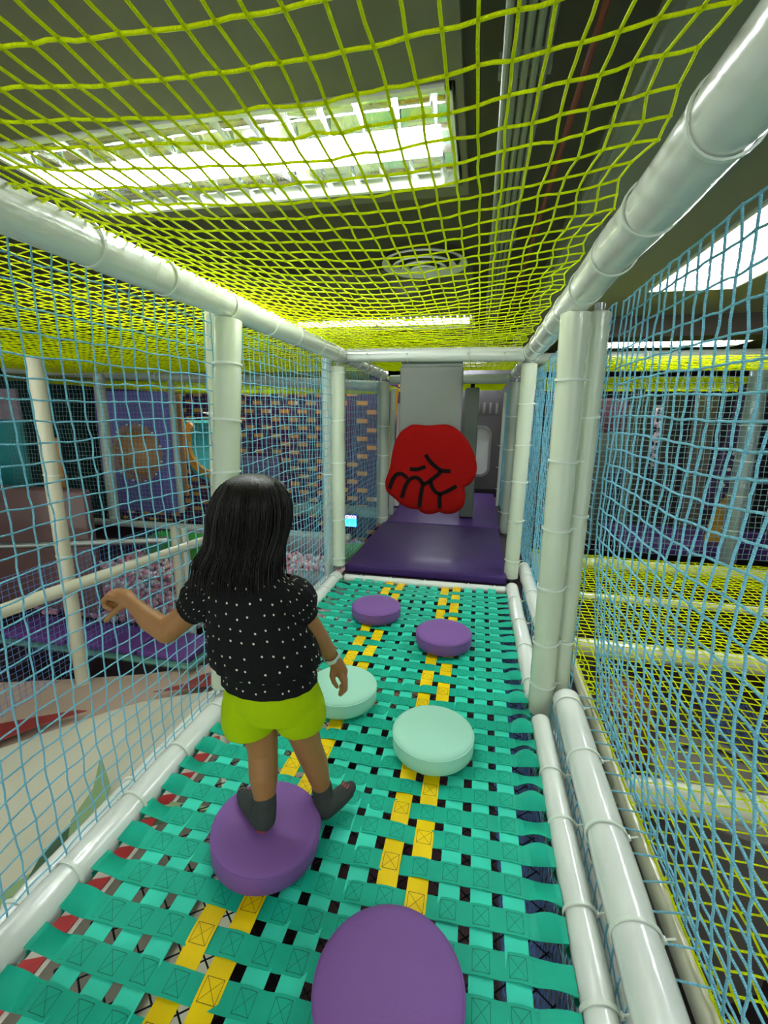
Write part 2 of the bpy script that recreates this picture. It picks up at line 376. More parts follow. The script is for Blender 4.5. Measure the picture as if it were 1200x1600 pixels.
# floor rails
L = 3.3
padded('padded_rail', (XL, -.4, -.005), (XL, 2.80, -.005), .043, 'long white padded rail along the left edge of the webbing floor', 'rail', m=M_rail, ties=ties_every(3.2, .20, .12), side=(-1, 0, .3), bow=.6)
padded('padded_rail', (XR, -.4, -.005), (XR-.002, 1.53, -.005), .035, 'white padded rail along the near right edge of the webbing floor', 'rail', m=M_rail, ties=ties_every(1.9, .19, .15), side=(1, 0, .3), bow=.8)
padded('padded_rail', (.280, 1.66, -.005), (.272, 2.86, -.005), .040, 'white padded rail along the far right edge of the webbing floor', 'rail', m=M_rail, ties=ties_every(1.2, .3, .1), side=(1, 0, .3), bow=.8)
padded('padded_rail', (-.86, 2.835, -.02), (.23, 2.855, -.02), .026, 'thin white rail at the far end of the webbing floor', 'rail', m=M_rail, ties=[.12, .33, .56, .85, 1.02])
padded('padded_rail', (.369, -.3, .055), (.381, 1.60, .055), .049, 'thick white padded rail outside the webbing floor on the near right', 'rail', m=M_rail, ties=ties_every(1.9, .25, .08), side=(1, 0, .2), bow=.5)
padded('padded_rail', (.385, 1.86, .035), (.375, 3.2, .03), .043, 'white padded rail outside the webbing floor, beyond the right post', 'rail', m=M_rail, ties=[.15, .45, .8, 1.1, 1.3], side=(1, 0, .2), bow=.5)
padded('bay_rail', (.50, -.2, -.04), (.50, 3.8, -.04), .024, 'slim glossy cream tube beneath the edge of the yellow net floor', 'rail', m=M_cream, core=False, bow=.3)
padded('bay_rail', (.352, -.3, -.10), (.352, 1.6, -.10), .02, 'thin white tube in the slot between the two right floor rails', 'rail', m=M_rail, core=False)
padded('bay_rail', (-.985, -.4, -.03), (-.985, 2.8, -.03), .030, 'white tube just outside the left floor rail', 'rail', m=M_rail, core=False, ties=ties_every(3.1, .4, .2))

# ------------------------------------------------------------ nets
def wallnet(x, y0, y1, z0, z1, amp, seed):
    def P(u, v):
        y = y0+(y1-y0)*u; z = z0+(z1-z0)*v; e_ = math.sin(PI*v)**.6*math.sin(PI*min(1, max(0, u)))**.3 if 0 < v < 1 else 0
        return V((x+amp*e_*(nz(y, z, seed, 1.3)), y+.03*e_*nz(y, z, seed+5, 1.6), z+(.035*e_)*nz(y*1.0, z, seed+9, 1.7)))
    return P
net('safety_net', wallnet(-.952, -.45, 1.52, -.02, 1.46, .035, 3), 42, 31, .0021, M_blue, 'blue rope net forming the near left wall beside the girl', group='blue wall nets', sub=2)
net('safety_net', wallnet(-.952, 1.55, 2.87, -.02, 1.46, .03, 4), 28, 31, .0019, M_blue, 'blue rope net of the left wall between the thick post and the purple mat', group='blue wall nets')
net('safety_net', wallnet(-.952, 2.93, 4.35, -.0, 1.44, .02, 5), 30, 31, .0016, M_blue, 'blue rope net of the left wall beside the purple mats', group='blue wall nets')
WN = wallnet(.425, -.4, 1.63, .03, 1.46, .045, 13)
net('safety_net', lambda u, v: WN(u, v)+V((.075*max(0, 1-v/.5)**1.3, 0, 0)), 40, 28, .0027, M_blue, 'blue rope net forming the near right wall', group='blue wall nets', sub=2)
net('safety_net', wallnet(.41, 1.66, 3.05, .02, 1.46, .03, 14), 30, 30, .0025, M_blue, 'blue rope net of the right wall between the thick post and the purple mat', group='blue wall nets')
net('safety_net', wallnet(.40, 3.08, 4.3, .0, 1.44, .02, 15), 27, 30, .0025, M_blue, 'blue rope net of the right wall beside the first purple mat', group='blue wall nets')
net('safety_net', wallnet(.315, 4.4, 5.8, .0, 1.40, .01, 16), 30, 30, .003, M_blue, 'far blue rope net at right, seen in front of the grey doorway', group='blue wall nets')
net('safety_net', wallnet(.335, -.3, 2.8, -.5, .03, .003, 17), 68, 11, .002, M_blue, 'blue net hanging in the slot beside the right floor rail', group='blue wall nets')
# net edge stretched from the bay tube to the thick rail
def P(u, v):
    y = -.3+1.95*u; return V((.425+.085*v, y+.02*v+.008*nz(y, v, 3, 5), .05-.02*v))
net('safety_net', P, 30, 1, .0024, M_blue, 'blue lacing between the thick right rail and the cream tube', knots=False)
# ceiling net over the passage
def P(u, v):
    x = -.885+1.115*u; y = -.35+3.32*v
    ed = min(1, (1-u)*6)
    z = ZT+.035-.05*math.sin(PI*u)*math.sin(PI*v)+.008*nz(x, y, 31, 2)
    scal = .012*math.cos(2*PI*y/.27)*(1-ed)
    return V((x+.006*nz(x, y, 33, 2.2)+scal, y+.009*nz(x, y, 35, 2)+.06*(u-.5)*.4, z+.0*ed))
net('ceiling_net', P, 31, 56, .0022, M_yel, 'yellow rope net stretched overhead across the passage', sub=2, jit=.0025)
def mesh_net(name, x0, x1, y0, y1, z, cell, r, m, label, sag=.03, seed=1, **k):
    def P(u, v):
        x = x0+(x1-x0)*u; y = y0+(y1-y0)*v
        return V((x+.01*nz(x, y, seed, 2), y+.01*nz(x, y, seed+3, 2), z-sag*math.sin(PI*u)*math.sin(PI*v)))
    return net(name, P, int(abs(x1-x0)/cell), int((y1-y0)/cell), r, m, label, knots=False, **k)
mesh_net('ceiling_net', -.9, .28, 3.0, 4.3, ZT+.03, .04, .0025, M_yel, 'yellow rope net overhead behind the cross beam', sides=4)
mesh_net('ceiling_net', -.9, .28, 4.35, 6.6, ZT-.02, .045, .0035, M_yel, 'yellow rope net overhead in front of the grey door', sides=4)
mesh_net('ceiling_net', -4.6, -1.02, -.3, 4.3, ZT+.03, .048, .0019, M_yel, 'yellow rope net over the bays beyond the left wall', sides=4, sag=.05)
mesh_net('ceiling_net', -5.2, -1.02, 4.4, 7.2, ZT-.05, .05, .004, M_yel, 'far yellow rope net over the ball pit', sides=3)
mesh_net('ceiling_net', .45, 3.2, 3.3, 4.25, ZT+.01, .05, .003, M_yel, 'yellow rope net over the far right bay', sides=3)
mesh_net('ceiling_net', .45, 3.2, 4.4, 6.6, ZT-.03, .05, .004, M_yel, 'yellow rope net over the rearmost right bay', sides=3)
# yellow floor net of the right bays
def P(u, v):
    x = .50+2.2*u; y = .15+3.65*v
    return V((x+.008*nz(x, y, 51, 3), y+.01*nz(x, y, 53, 3)+.03*u, -.0-.03*math.sin(PI*u)*abs(math.sin(PI*v*3.6))))
net('floor_net', P, 46, 82, .0029, M_yel, 'yellow rope net floor of the bays beyond the right wall', sides=4, knots=False)
# yellow lashing wound at the edge of the floor net
mb = MB(); pts = []
for i in range(360):
    t = i/359; y = .2+3.55*t; a = t*2*PI*42; pts.append((.520+.012*math.cos(a), y+.012*math.sin(a*.5), -.005+.014*math.sin(a)))
mb.tube(pts, .0028, 5); tag(obj('net_lashing', mb, M_yel), 'yellow rope lashing along the edge of the yellow net floor', 'rope')
for s_, (x0, y0, y1, lab) in enumerate(((XL+.045, .0, 2.9, 'yellow rope lashing along the left top rail'), )):
    mb = MB(); pts = []
    for i in range(300):
        t = i/299; y = y0+(y1-y0)*t; a = t*2*PI*48; pts.append((x0+.008*math.cos(a)-.01, y+.006*math.sin(a*.7), ZT+.036+.012*math.sin(a)))
    mb.tube(pts, .0024, 5); tag(obj('net_lashing', mb, M_yel), lab, 'rope')
# black net and blue apron under the webbing floor
def P(u, v):
    s_ = 3.0; a = (u-.5)*s_; b = (v-.5)*s_
    return V((-.32+max(-.56, min(.56, (a-b)*.42)), 1.45+(a+b)*.72, -.16))
mb = MB()
for k in range(-60, 110):
    for sg in (1, -1):
        c = k*.05; p0 = V((-.88, 0, 0)); y0 = c; y1 = c+sg*.9
        a = V((-.88, y0, -.15)); b = V((.26, y1, -.15))
        if max(y0, y1) < .15 or min(y0, y1) > 2.85: continue
        mb.tube([a, (a+b)/2-V((0, 0, .03)), b], .0021, 4, cap=False)
tag(obj('under_net', mb, M_black), 'black diamond-mesh net hanging just below the webbing floor', 'net')
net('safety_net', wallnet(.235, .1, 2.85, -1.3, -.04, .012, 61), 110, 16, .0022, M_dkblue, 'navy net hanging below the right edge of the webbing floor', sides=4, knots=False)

# ------------------------------------------------------------ webbing floor
PX, PY = .0745, .083
cols = [.1415-PX*c for c in range(13)]; rows = [.9865+PY*k for k in range(-9, 22)]
def surf(x, y):
    e_ = max(0, 1-((x+.31)/.56)**2)
    return -.005-.012*e_+.007*e_*math.sin(y*2*PI/.40+x*5)+.008*e_*nz(x, y, 71, 3)+.006*e_*nz(x*3, y*1.2, 72, 3)
root = empty('webbing_floor', (0, 0, 0)); tag(root, 'woven teal and yellow webbing floor stretched between the white rails', 'webbing floor')
def ribbon(mb, pts, tans, nrm, w_, us, th=.0018):
    """flat strap along pts; w_ half width dir vectors"""
    rings = []
    for p, t in zip(pts, tans): rings.append([p-t-nrm*th/2, p+t-nrm*th/2, p+t+nrm*th/2, p-t+nrm*th/2])
    k = len(rings)
    vs = [q for r_ in rings for q in r_]; fs = []; uv = []; vv = [0, 1, 1, 0]
    for i in range(k-1):
        for a in range(4):
            b = (a+1) % 4; fs.append((i*4+a, i*4+b, (i+1)*4+b, (i+1)*4+a)); uv.append([(us[i], vv[a]), (us[i], vv[b]), (us[i+1], vv[b]), (us[i+1], vv[a])])
    fs.append((3, 2, 1, 0)); uv.append([(0, 0)]*4); fs.append(tuple(4*(k-1)+a for a in range(4))); uv.append([(0, 0)]*4)
    mb.add(vs, fs, uv)
Zv = V((0, 0, 1))
for ri, y in enumerate(rows):
    k = ri-9; mb = MB(); lf = .12+.85*math.exp(-((y-1.35)/.55)**2)+.15*random.random(); pts = []; ts = []; us = []
    x = -.875; xs = []
    while x <= .2521: xs.append(x); x += PX/8
    lift = lf; sgn = 1 if ri % 2 else -1; yj = random.uniform(-.004, .004)
    for x in xs:
        c = (cols[0]-x)/PX; ph = math.cos(PI*(c+k))*1.0           # >0: column (even parity) -> strap on top
        ci = round(c); yc = ci in (3, 4, 8, 9) and abs(c-ci) < .5
        bump_ = math.cos(PI*(c-ci))**2          # 1 at a column, 0 in the gap between two columns
        if not -.4 < c < 12.4: up = 0
        elif yc and (ci+k) % 2: up = -.0026*bump_
        else: up = .0030*bump_+.0030*nz(x*1.0, y, 74, 9)*(1-bump_)
        z = surf(x, y)+up
        er = max(0, (x-.175)/.075); el = max(0, (-.79-x)/.08)
        z += .010*lift*math.sin(PI*min(1, er))*(1+.3*sgn)+.012*er**2*.6+.006*lift*math.sin(PI*min(1, el))*sgn+.010*el**2
        tl = V((0, .026, .012*sgn*lift*math.sin(PI*min(1, er))*.9+.008*sgn*math.sin(PI*min(1, el))))
        wob = .003*nz(x, y, 77, 6)
        pts.append(V((x, y+wob+yj+.008*er*sgn*.5, z))); ts.append(tl); us.append(c if -.45 < c < 12.45 else 99.5)
    ribbon(mb, pts, ts, Zv, None, us)
    # wrap around both rails
    for sx, xc in ((1, XR-.004), (-1, XL)):
        rr = .0415 if sx > 0 else .0445
        x_e = pts[-1] if sx > 0 else pts[0]
        arc = [x_e]+[V((xc-sx*rr*math.cos(a), y, -.005+rr*math.sin(a)*-1)) for a in [.15, .6, 1.1, 1.6]]
        ribbon(mb, arc, [V((0, .026, 0))]*len(arc), Zv, None, [99.5]*len(arc))
    o = obj('cross_strap', mb, M_teal, root, sharp=80)
for c, x in enumerate(cols):
    mb = MB(); pts = []; ts = []; us = []
    y = .235; yel = c in (3, 4, 8, 9)
    while y <= 2.83:
        k = (y-.9865)/PY; ph = -math.cos(PI*(c+k)) if yel else -.5
        pts.append(V((x+.002*nz(x, y, 79, 4), y, surf(x, y)+.0026*ph))); ts.append(V((.025, 0, 0))); us.append(k); y += PY/8
    ribbon(mb, pts, ts, Zv, None, us)
    o = obj('long_strap', mb, M_ystrap if yel else M_teal2, root, sharp=80)
    if yel: o['label'] = 'yellow strap'

# ------------------------------------------------------------ stepping discs
def disc(x, y, z, m, label, tilt=(0, 0), r=.135, h=.068, seam=-1.7):
    e = empty('stepping_disc', (x, y, z)); tag(e, label, 'stepping disc', 'round stepping discs'); e.rotation_euler = (tilt[0], tilt[1], seam)
    mb = MB(); mb.lathe([(0.001, h+.003), (r*.5, h+.003), (r-.02, h+.001), (r-.007, h-.002), (r-.002, h-.006), (r, h-.010)], 64, capa=True, capb=False); obj('top_cover', mb, m, e, sharp=70)
    mb = MB(); mb.lathe([(r, h-.010), (r+.0012, h*.5), (r, .008), (r-.006, 0), (.001, 0)], 64, capa=False); obj('side_band', mb, m, e, sharp=70)
    mb = MB(); n = 64; mb.tube([((r+.0005)*math.cos(2*PI*k/n), (r+.0005)*math.sin(2*PI*k/n), h-.0105) for k in range(n)], .0018, 6, closed=True)
    obj('seam', mb, m, e)
    mb = MB(); mb.box((r-.002, -.001, .006), (r+.0022, .001, h-.012)); obj('side_seam', mb, m, e, False)
    return e
disc(-.105, .610, .004, M_purple, 'purple stepping disc nearest the viewer at the bottom of the picture', (.02, 0), r=.140)
disc(-.482, .868, .004, M_purple, 'tilted purple stepping disc under the girl\'s left foot', (.07, -.05), r=.136, seam=2.2)
disc(-.093, 1.315, .0, M_mint, 'mint green stepping disc in the middle of the webbing floor')
disc(-.470, 1.500, .0, M_mint, 'mint green stepping disc beside the girl\'s right hand')
disc(-.112, 2.03, .0, M_purple, 'small-looking purple stepping disc at right, in front of the dark purple mat')
disc(-.505, 2.26, .0, M_purple, 'farthest purple stepping disc, at left near the dark purple mat')

# ------------------------------------------------------------ purple mats
padbox('floor_mat', (-.885, 2.90, -.005), (.24, 4.24, .055), .014, M_mat); tag(bpy.context.scene.collection.objects[-1] if False else bpy.data.objects['floor_mat'], 'dark purple vinyl floor mat, its shade painted in, at the end of the webbing floor', 'mat')  # shade put into the colour; same vinyl as the mat behind it
o = padbox('floor_mat', (-.86, 4.25, .0), (.25, 6.2, .06), .012, vinyl('purple_mat_lit', (.075, .03, .175), .45, .05, .1, 20)); tag(o, 'purple floor mat behind the red fist, brighter light painted in', 'mat')  # same vinyl as the first mat, stronger light put into its colour
mb = MB(); mb.box((-.9, 2.88, -.10), (.30, 6.3, -.012)); tag(obj('deck_board', mb, mat('deck_plywood', (.05, .04, .05), .7), smooth=False), 'dark deck board under the purple mats', 'deck')

# ------------------------------------------------------------ red fist and grey hanging pads
# grey hanging panel
e = empty('hanging_panel', (-.32, 3.0, 1.42)); tag(e, 'grey padded panel hanging from the cross beam behind the red fist', 'panel')
link('panel_pad', bevel_box((-.200, -.035, -.86), (.205, .035, -.012), .012), M_greyfab, e)
mb = MB(); mb.box((-.195, -.012, -.015), (.20, .012, .02)); obj('hanging_strap', mb, M_greenpad, e, False)
# fist
e = empty('red_fist', (0, 2.93, 1.1)); tag(e, 'big red padded fist with black finger lines', 'punching pad')
def px2(x, y):   # outline drawn in a 1185x1600 sketch of the pad, scaled to metres on its plane
    X = 580+x*200/1185; Y = 560+y*270/1600
    r_ = cam.matrix_world.to_3x3() @ V((X-600, 800-Y, -694)); t = 2.885/r_.y
    return (r_.x*t, r_.z*t)
OUT = [(330,640),(390,615),(520,625),(620,618),(690,615),(745,630),(800,665),(835,700),(885,760),(930,840),(965,940),(975,1010),(965,1080),(930,1145),(890,1180),(862,1198),(866,1260),(862,1330),(840,1385),(790,1425),(730,1443),(670,1440),(625,1425),(580,1440),(520,1445),(470,1432),(430,1402),(350,1390),(270,1350),(215,1300),(150,1245),(130,1200),(130,1130),(160,1050),(175,990),(190,890),(215,790),(260,695)]
outl = [px2(*p) for p in OUT]
def catmull(p, n=5, closed=True):
    out = []; N = len(p)
    for i in range(N if closed else N-1):
        g = lambda k: V(p[k % N]) if closed else V(p[max(0, min(N-1, k))])
        p0, p1, p2, p3 = g(i-1), g(i), g(i+1), g(i+2)
        for j in range(n):
            t = j/n; out.append(.5*((2*p1)+(-p0+p2)*t+(2*p0-5*p1+4*p2-p3)*t*t+(-p0+3*p1-3*p2+p3)*t**3))
    if not closed: out.append(V(p[-1]))
    return out
ol = catmull(outl, 4); cx = sum(p[0] for p in ol)/len(ol); cz = sum(p[1] for p in ol)/len(ol)
rings = []
for s_, d in ((.002, -.052), (.3, -.052), (.6, -.051), (.85, -.048), (.94, -.043), (.985, -.034), (1.0, -.022), (1.0, .022), (.985, .034), (.94, .043), (.6, .05), (.002, .05)):
    rings.append([(cx+(p[0]-cx)*s_, d, cz+(p[1]-cz)*s_) for p in ol])
mb = MB(); mb.rings(rings, True, True); obj('fist_pad', mb, M_red, e, sharp=70)
mb = MB(); mb.tube([(cx+(p[0]-cx)*.998, -.024, cz+(p[1]-cz)*.998) for p in ol], .0035, 6, closed=True); obj('piping', mb, M_red, e)
for ln in ([(505,890),(540,945),(590,995),(650,1035),(735,1042)], [(650,1045),(610,1080),(560,1120),(520,1150),(480,1165)], [(360,1022),(430,1025),(505,1000)],
           [(170,1205),(200,1120),(240,1072),(290,1070),(340,1110)], [(285,1290),(310,1200),(345,1135),(390,1103),(440,1110),(480,1160)], [(482,1160),(468,1220),(455,1300),(448,1375)],
           [(550,1135),(565,1190),(600,1235),(640,1250),(700,1230),(790,1180)], [(640,1250),(632,1310),(637,1385)]):
    q = catmull([px2(*p) for p in ln], 6, False); rr = []
    for i, p in enumerate(q):
        t = (q[min(i+1, len(q)-1)]-q[max(0, i-1)]).normalized(); n_ = V((-t.y, t.x))*.0125
        rr.append([(p.x+n_.x, -.0555, p.y+n_.y), (p.x-n_.x, -.0555, p.y-n_.y), (p.x-n_.x, -.049, p.y-n_.y), (p.x+n_.x, -.049, p.y+n_.y)])
    mb = MB(); mb.rings(rr); obj('finger_line', mb, M_blackfab, e, False)
# darker pad column behind
e = empty('standing_pad', (-.08, 4.62, .07)); tag(e, 'tall green-grey padded panel standing behind the right side of the fist', 'panel')
link('panel_pad', bevel_box((-.07, -.05, 0), (.07, .05, 1.30), .015), M_greenpad, e)
mb = MB(); mb.box((-.02, -.02, 1.29), (.02, .02, 1.34)); obj('hook_block', mb, M_blackfab, e, False)

# ------------------------------------------------------------ end of the passage
mb = MB()
mb.box((-.9, 6.9, F), (-.42, 6.96, 1.99)); mb.box((.5, 6.9, F), (.9, 6.96, 1.99)); mb.box((-.42, 6.9, 1.36), (.5, 6.96, 1.99))
struct(obj('wall_end', mb, mat('end_wall_grey', (.10, .095, .11), .6), smooth=False))
# door with an oval window opening
e = empty('door_1', (0, 6.92, .06)); struct(e)
def rrect(x0, x1, z0, z1, r, n=8):
    o_ = []
    for cx_, cz_, a0 in ((x1-r, z1-r, 0), (x0+r, z1-r, PI/2), (x0+r, z0+r, PI), (x1-r, z0+r, 1.5*PI)):
        for k in range(n+1): a = a0+PI/2*k/n; o_.append((cx_+r*math.cos(a), cz_+r*math.sin(a)))
    return o_
inner = rrect(-.18, .16, .17, .87, .11); outer = rrect(-.42, .5, -.05, 1.30, .001)
def ring_plate(mb, inn, out, y0, y1):
    mb.rings([[(p[0], y0, p[1]) for p in inn], [(p[0], y0, p[1]) for p in out], [(p[0], y1, p[1]) for p in out], [(p[0], y1, p[1]) for p in inn], [(p[0], y0, p[1]) for p in inn]], False, False)
mb = MB(); ring_plate(mb, inner, outer, -.03, .03); obj('door_leaf', mb, mat('door_dark_grey', (.085, .075, .09), .45), e, False)
mb = MB(); ring_plate(mb, rrect(-.18, .16, .17, .87, .11), rrect(-.215, .195, .135, .905, .14), -.045, -.028); obj('window_rim', mb, mat('rim_grey', (.22, .21, .22), .3), e, False)
mb = MB(); mb.rings([[(p[0], yy, p[1]) for p in inner] for yy in (-.004, .004)]); obj('window_pane', mb, mat('milky_pane', (.62, .62, .66), .15), e, False)
for k in range(6):
    link('vent_slot', bevel_box((-.22+k*.09, -.04, 1.07), (-.18+k*.09, -.028, 1.23), .008), mat('slot_grey', (.16, .15, .16), .4), e)
o = padded('handrail', (.262, 5.3, .07), (.275, 5.35, 1.36), .018, 'thin white pole with clips before the blue net at the passage end', 'pole', m=M_rail, ties=[.2, .45, .7], core=False)
padded('padded_post', (.45, 6.6, .05), (.45, 6.6, 1.38), .07, 'dark grey-brown padded column beside the end door', 'post', m=M_greenpad)
o = padbox('curtain_pad', (-.885, 4.5, .065), (-.835, 4.56, 1.36), .015, M_pad2); tag(o, 'grey-white padded strip left of the fist, beside the rear post', 'pad')
mb = MB(); pts = [V((-.915, 5.0, 1.38)), V((-.955, 5.0, .95)), V((-1.04, 5.0, -.005))]
ribbon(mb, pts, [V((.032, 0, 0))]*3, V((0, 1, 0)), None, [.5]*3, .02); tag(obj('yellow_strap_post', mb, mat('orange_yellow_vinyl', (.85, .42, .01), .4), smooth=False), 'yellow slanted padded strip seen left of the grey hanging panel', 'strip')
mb = MB(); rr = []
for i in range(12):
    f = i/11; rr.append([(-.905+.035*math.cos(2*PI*k/12)*(1+.15*nz(k, f, 3, 4)) + (.0 if f > .3 else -.02), 5.2+.04*math.sin(2*PI*k/12), .03+1.2*f) for k in range(12)])
mb.rings(rr); tag(obj('white_drape', mb, mat('white_cloth', (.75, .72, .76), .7)), 'white cloth drape hanging behind the left of the fist', 'drape')

o = padbox('magenta_board', (-1.25, 5.5, .061), (-.80, 5.55, 1.38), .01, mat('magenta_board', (.16, .02, .20), .6)); tag(o, 'magenta purple board behind the yellow slanted strip', 'board')
# ------------------------------------------------------------ woven purple wall with orange blocks (far left)
def woven(name, base, blocks, seed=0):
    m, nt, b = nm(name); M = lambda *a: math_node(nt, *a)
    tc = nt.nodes.new('ShaderNodeTexCoord'); sp = nt.nodes.new('ShaderNodeSeparateXYZ'); nt.links.new(tc.outputs['Object'], sp.inputs[0])
    u = M('DIVIDE', sp.outputs[0], .36); v = M('DIVIDE', sp.outputs[2], .152)
    row = M('FLOOR', v); fv = M('FRACT', v)
    us = M('ADD', u, M('MULTIPLY', row, .5)); col = M('FLOOR', us); fu = M('FRACT', us)
    wn = nt.nodes.new('ShaderNodeTexWhiteNoise'); wn.noise_dimensions = '2D'
    cb = nt.nodes.new('ShaderNodeCombineXYZ'); nt.links.new(col, cb.inputs[0]); nt.links.new(row, cb.inputs[1]); nt.links.new(cb.outputs[0], wn.inputs['Vector'])
    inb = M('MULTIPLY', M('LESS_THAN', M('ABSOLUTE', M('SUBTRACT', fv, .5)), .25), M('LESS_THAN', M('ABSOLUTE', M('SUBTRACT', fu, .5)), .27))
    on = M('MULTIPLY', inb, M('GREATER_THAN', wn.outputs['Value'], blocks))
    wh = M('MULTIPLY', M('MULTIPLY', on, M('GREATER_THAN', fu, .62)), M('GREATER_THAN', wn.outputs['Value'], .87))
    st = M('GREATER_THAN', M('FRACT', M('MULTIPLY', us, 4)), .5)
    m0 = nt.nodes.new('ShaderNodeMix'); m0.data_type = 'RGBA'; nt.links.new(st, m0.inputs[0]); m0.inputs[6].default_value = (*base, 1); m0.inputs[7].default_value = (base[0]*.45, base[1]*.45, base[2]*.45, 1)
    m1 = nt.nodes.new('ShaderNodeMix'); m1.data_type = 'RGBA'; nt.links.new(on, m1.inputs[0]); nt.links.new(m0.outputs[2], m1.inputs[6]); m1.inputs[7].default_value = (.78, .33, .05, 1)
    m2 = nt.nodes.new('ShaderNodeMix'); m2.data_type = 'RGBA'; nt.links.new(wh, m2.inputs[0]); nt.links.new(m1.outputs[2], m2.inputs[6]); m2.inputs[7].default_value = (.8, .75, .65, 1)
    nt.links.new(m2.outputs[2], b.inputs['Base Color'])
    bp = nt.nodes.new('ShaderNodeBump'); bp.inputs['Distance'].default_value = .02; nt.links.new(on, bp.inputs['Height']); nt.links.new(bp.outputs[0], b.inputs['Normal'])
    return m
mb = MB(); mb.box((-7.4, 8.0, -1.15), (-2.75, 8.06, 1.72)); tag(obj('woven_wall_panel', mb, woven('woven_purple', (.085, .006, .11), .15), smooth=False), 'large purple woven wall with rows of orange blocks, left of the corner post', 'wall panel')
mb = MB(); mb.box((-2.7, 7.6, -1.15), (-.9, 7.66, 1.72)); tag(obj('woven_wall_panel', mb, woven('woven_violet', (.09, .018, .15), .40), smooth=False), 'narrow violet wall panel with sparse orange blocks, seen beside the purple mats', 'wall panel')
# LED screen
e = empty('led_screen', (-2.02, 7.0, -.65)); e.scale = (.50, .7, .75); tag(e, 'small glowing blue screen low behind the left net', 'screen')
link('screen_case', bevel_box((-.30, 0, -.14), (.22, .05, .14), .008), M_blackfab, e)
mb = MB(); mb.box((-.29, -.004, -.13), (.21, 0, .05)); obj('screen_picture', mb, emis('screen_cyan', (.02, .35, 1.0), 2.2), e, False)
mb = MB(); mb.box((-.29, -.004, .05), (.21, 0, .13)); obj('screen_banner', mb, emis('screen_violet', (.08, .05, .9), 1.6), e, False)
cu = bpy.data.curves.new('screen_text', 'FONT'); cu.body = 'FACEBOOK'; cu.size = .095; cu.extrude = .001
o = bpy.data.objects.new('tmp', cu); C.objects.link(o); bpy.context.view_layer.update()
me = bpy.data.meshes.new_from_object(o.evaluated_get(bpy.context.evaluated_depsgraph_get())); bpy.data.objects.remove(o)
me.transform(Matrix.Rotation(PI/2, 4, 'X')); o = link('screen_text', me, emis('screen_white', (.75, .75, 1), 2), e, False); o.location = (-.28, -.008, .058)
for k in range(7):
    mb = MB(); h = random.uniform(.05, .15); mb.box((-.27+k*.068, -.007, -.125), (-.235+k*.068, -.004, -.125+h)); obj('screen_bar', mb, emis('screen_bar', (.1, .85, 1), 2.2), e, False)

# ------------------------------------------------------------ left bays: posts, rails, panel with dome, ball pit
padded('bay_post', (-2.95, 2.60, F), (-2.97, 2.60, 1.45), .05, 'tall cream padded post in the left bay, nearest of those beyond the net', 'post', m=M_cream, ties=[1.4, 2.0], core=False)
padded('bay_post', (-3.62, 3.80, .0), (-3.66, 3.85, 1.45), .05, 'cream-grey post standing between the tall left post and the round window panel', 'post', m=M_pad2, core=False)
padded('bay_post', (-2.86, 3.72, F), (-2.86, 3.72, .0), .05, 'beige post carrying the horizontal beam left of the girl\'s head', 'post', m=M_cream, core=False)
padded('bay_post', (-3.22, 4.32, .0), (-3.25, 4.36, 1.44), .035, 'greenish post at the right edge of the round window panel', 'post', m=M_pad2, core=False)
padded('bay_beam', (-4.6, 3.70, .0), (-1.1, 3.80, -.01), .035, 'horizontal cream beam low behind the left net, below the round window panel', 'beam', m=M_pad2, core=False)
padded('bay_beam', (-2.15, .6, .23), (-2.15, 3.4, .06), .035, 'sloping-looking cream rail across the left bay at waist height', 'rail', m=M_cream, core=False)
padded('bay_beam', (-5.4, 4.36, 1.56), (-.98, 4.36, 1.37), .05, 'long grey padded beam high across the left bays', 'beam', m=M_pad2, core=False, ties=[1, 2, 3])
padded('bay_beam', (.45, 4.33, 1.60), (3.4, 4.33, 1.62), .05, 'long grey padded beam high across the right bays', 'beam', m=M_pad2, core=False, ties=[.9, 1.9])
padded('bay_post', (-2.45, 3.3, F), (-2.45, 3.3, .12), .03, 'thin grey-green post left of the girl\'s raised hand', 'post', m=M_pad2, core=False)
# yellow fabric fascia panels
o = padbox('fascia_panel', (-5.6, 4.47, 1.44), (-1.1, 4.53, 1.93), .02, mat('olive_yellow_fabric', (.13, .155, .003), .6, bump=.2, bscale=6)); tag(o, 'olive yellow fascia band high behind the left nets', 'fascia')
# purple panel with round window
e = empty('window_panel', (-3.78, 4.42, .64)); tag(e, 'purple panel with a round bubble window in an amber rim', 'panel')
inn = [(.27*math.cos(2*PI*k/48), .27*math.sin(2*PI*k/48)) for k in range(48)]
out = []
for k in range(48):
    a = 2*PI*k/48; c_, s_ = math.cos(a), math.sin(a); t = min(.50/abs(c_) if abs(c_) > 1e-6 else 9, .68/abs(s_) if abs(s_) > 1e-6 else 9); out.append((c_*t, s_*t))
mb = MB(); ring_plate(mb, inn, out, -.02, .02); obj('panel_board', mb, mat('violet_board', (.13, .11, .42), .45, vary=.15, vscale=3), e, False)
mb = MB(); r1 = [((.27+.0)*math.cos(2*PI*k/96), .27*math.sin(2*PI*k/96)) for k in range(96)]; r2 = [((.32+.018*math.cos(12*2*PI*k/96))*math.cos(2*PI*k/96), (.32+.018*math.cos(12*2*PI*k/96))*math.sin(2*PI*k/96)) for k in range(96)]
ring_plate(mb, r1, r2, -.04, -.015); obj('window_rim', mb, mat('amber_rim', (.34, .17, .13), .4), e, False)
mb = MB()
rr = [[(.268*math.cos(b)*math.cos(2*PI*k/32), -.02-.16*math.sin(b), .268*math.cos(b)*math.sin(2*PI*k/32)) for k in range(32)] for b in [PI/2*j/8 for j in range(9)]]
mb.rings(rr, False, False); o = obj('bubble', mb, mat('amber_bubble', (.75, .38, .12), .1, coat=.3, alpha=.5), e)
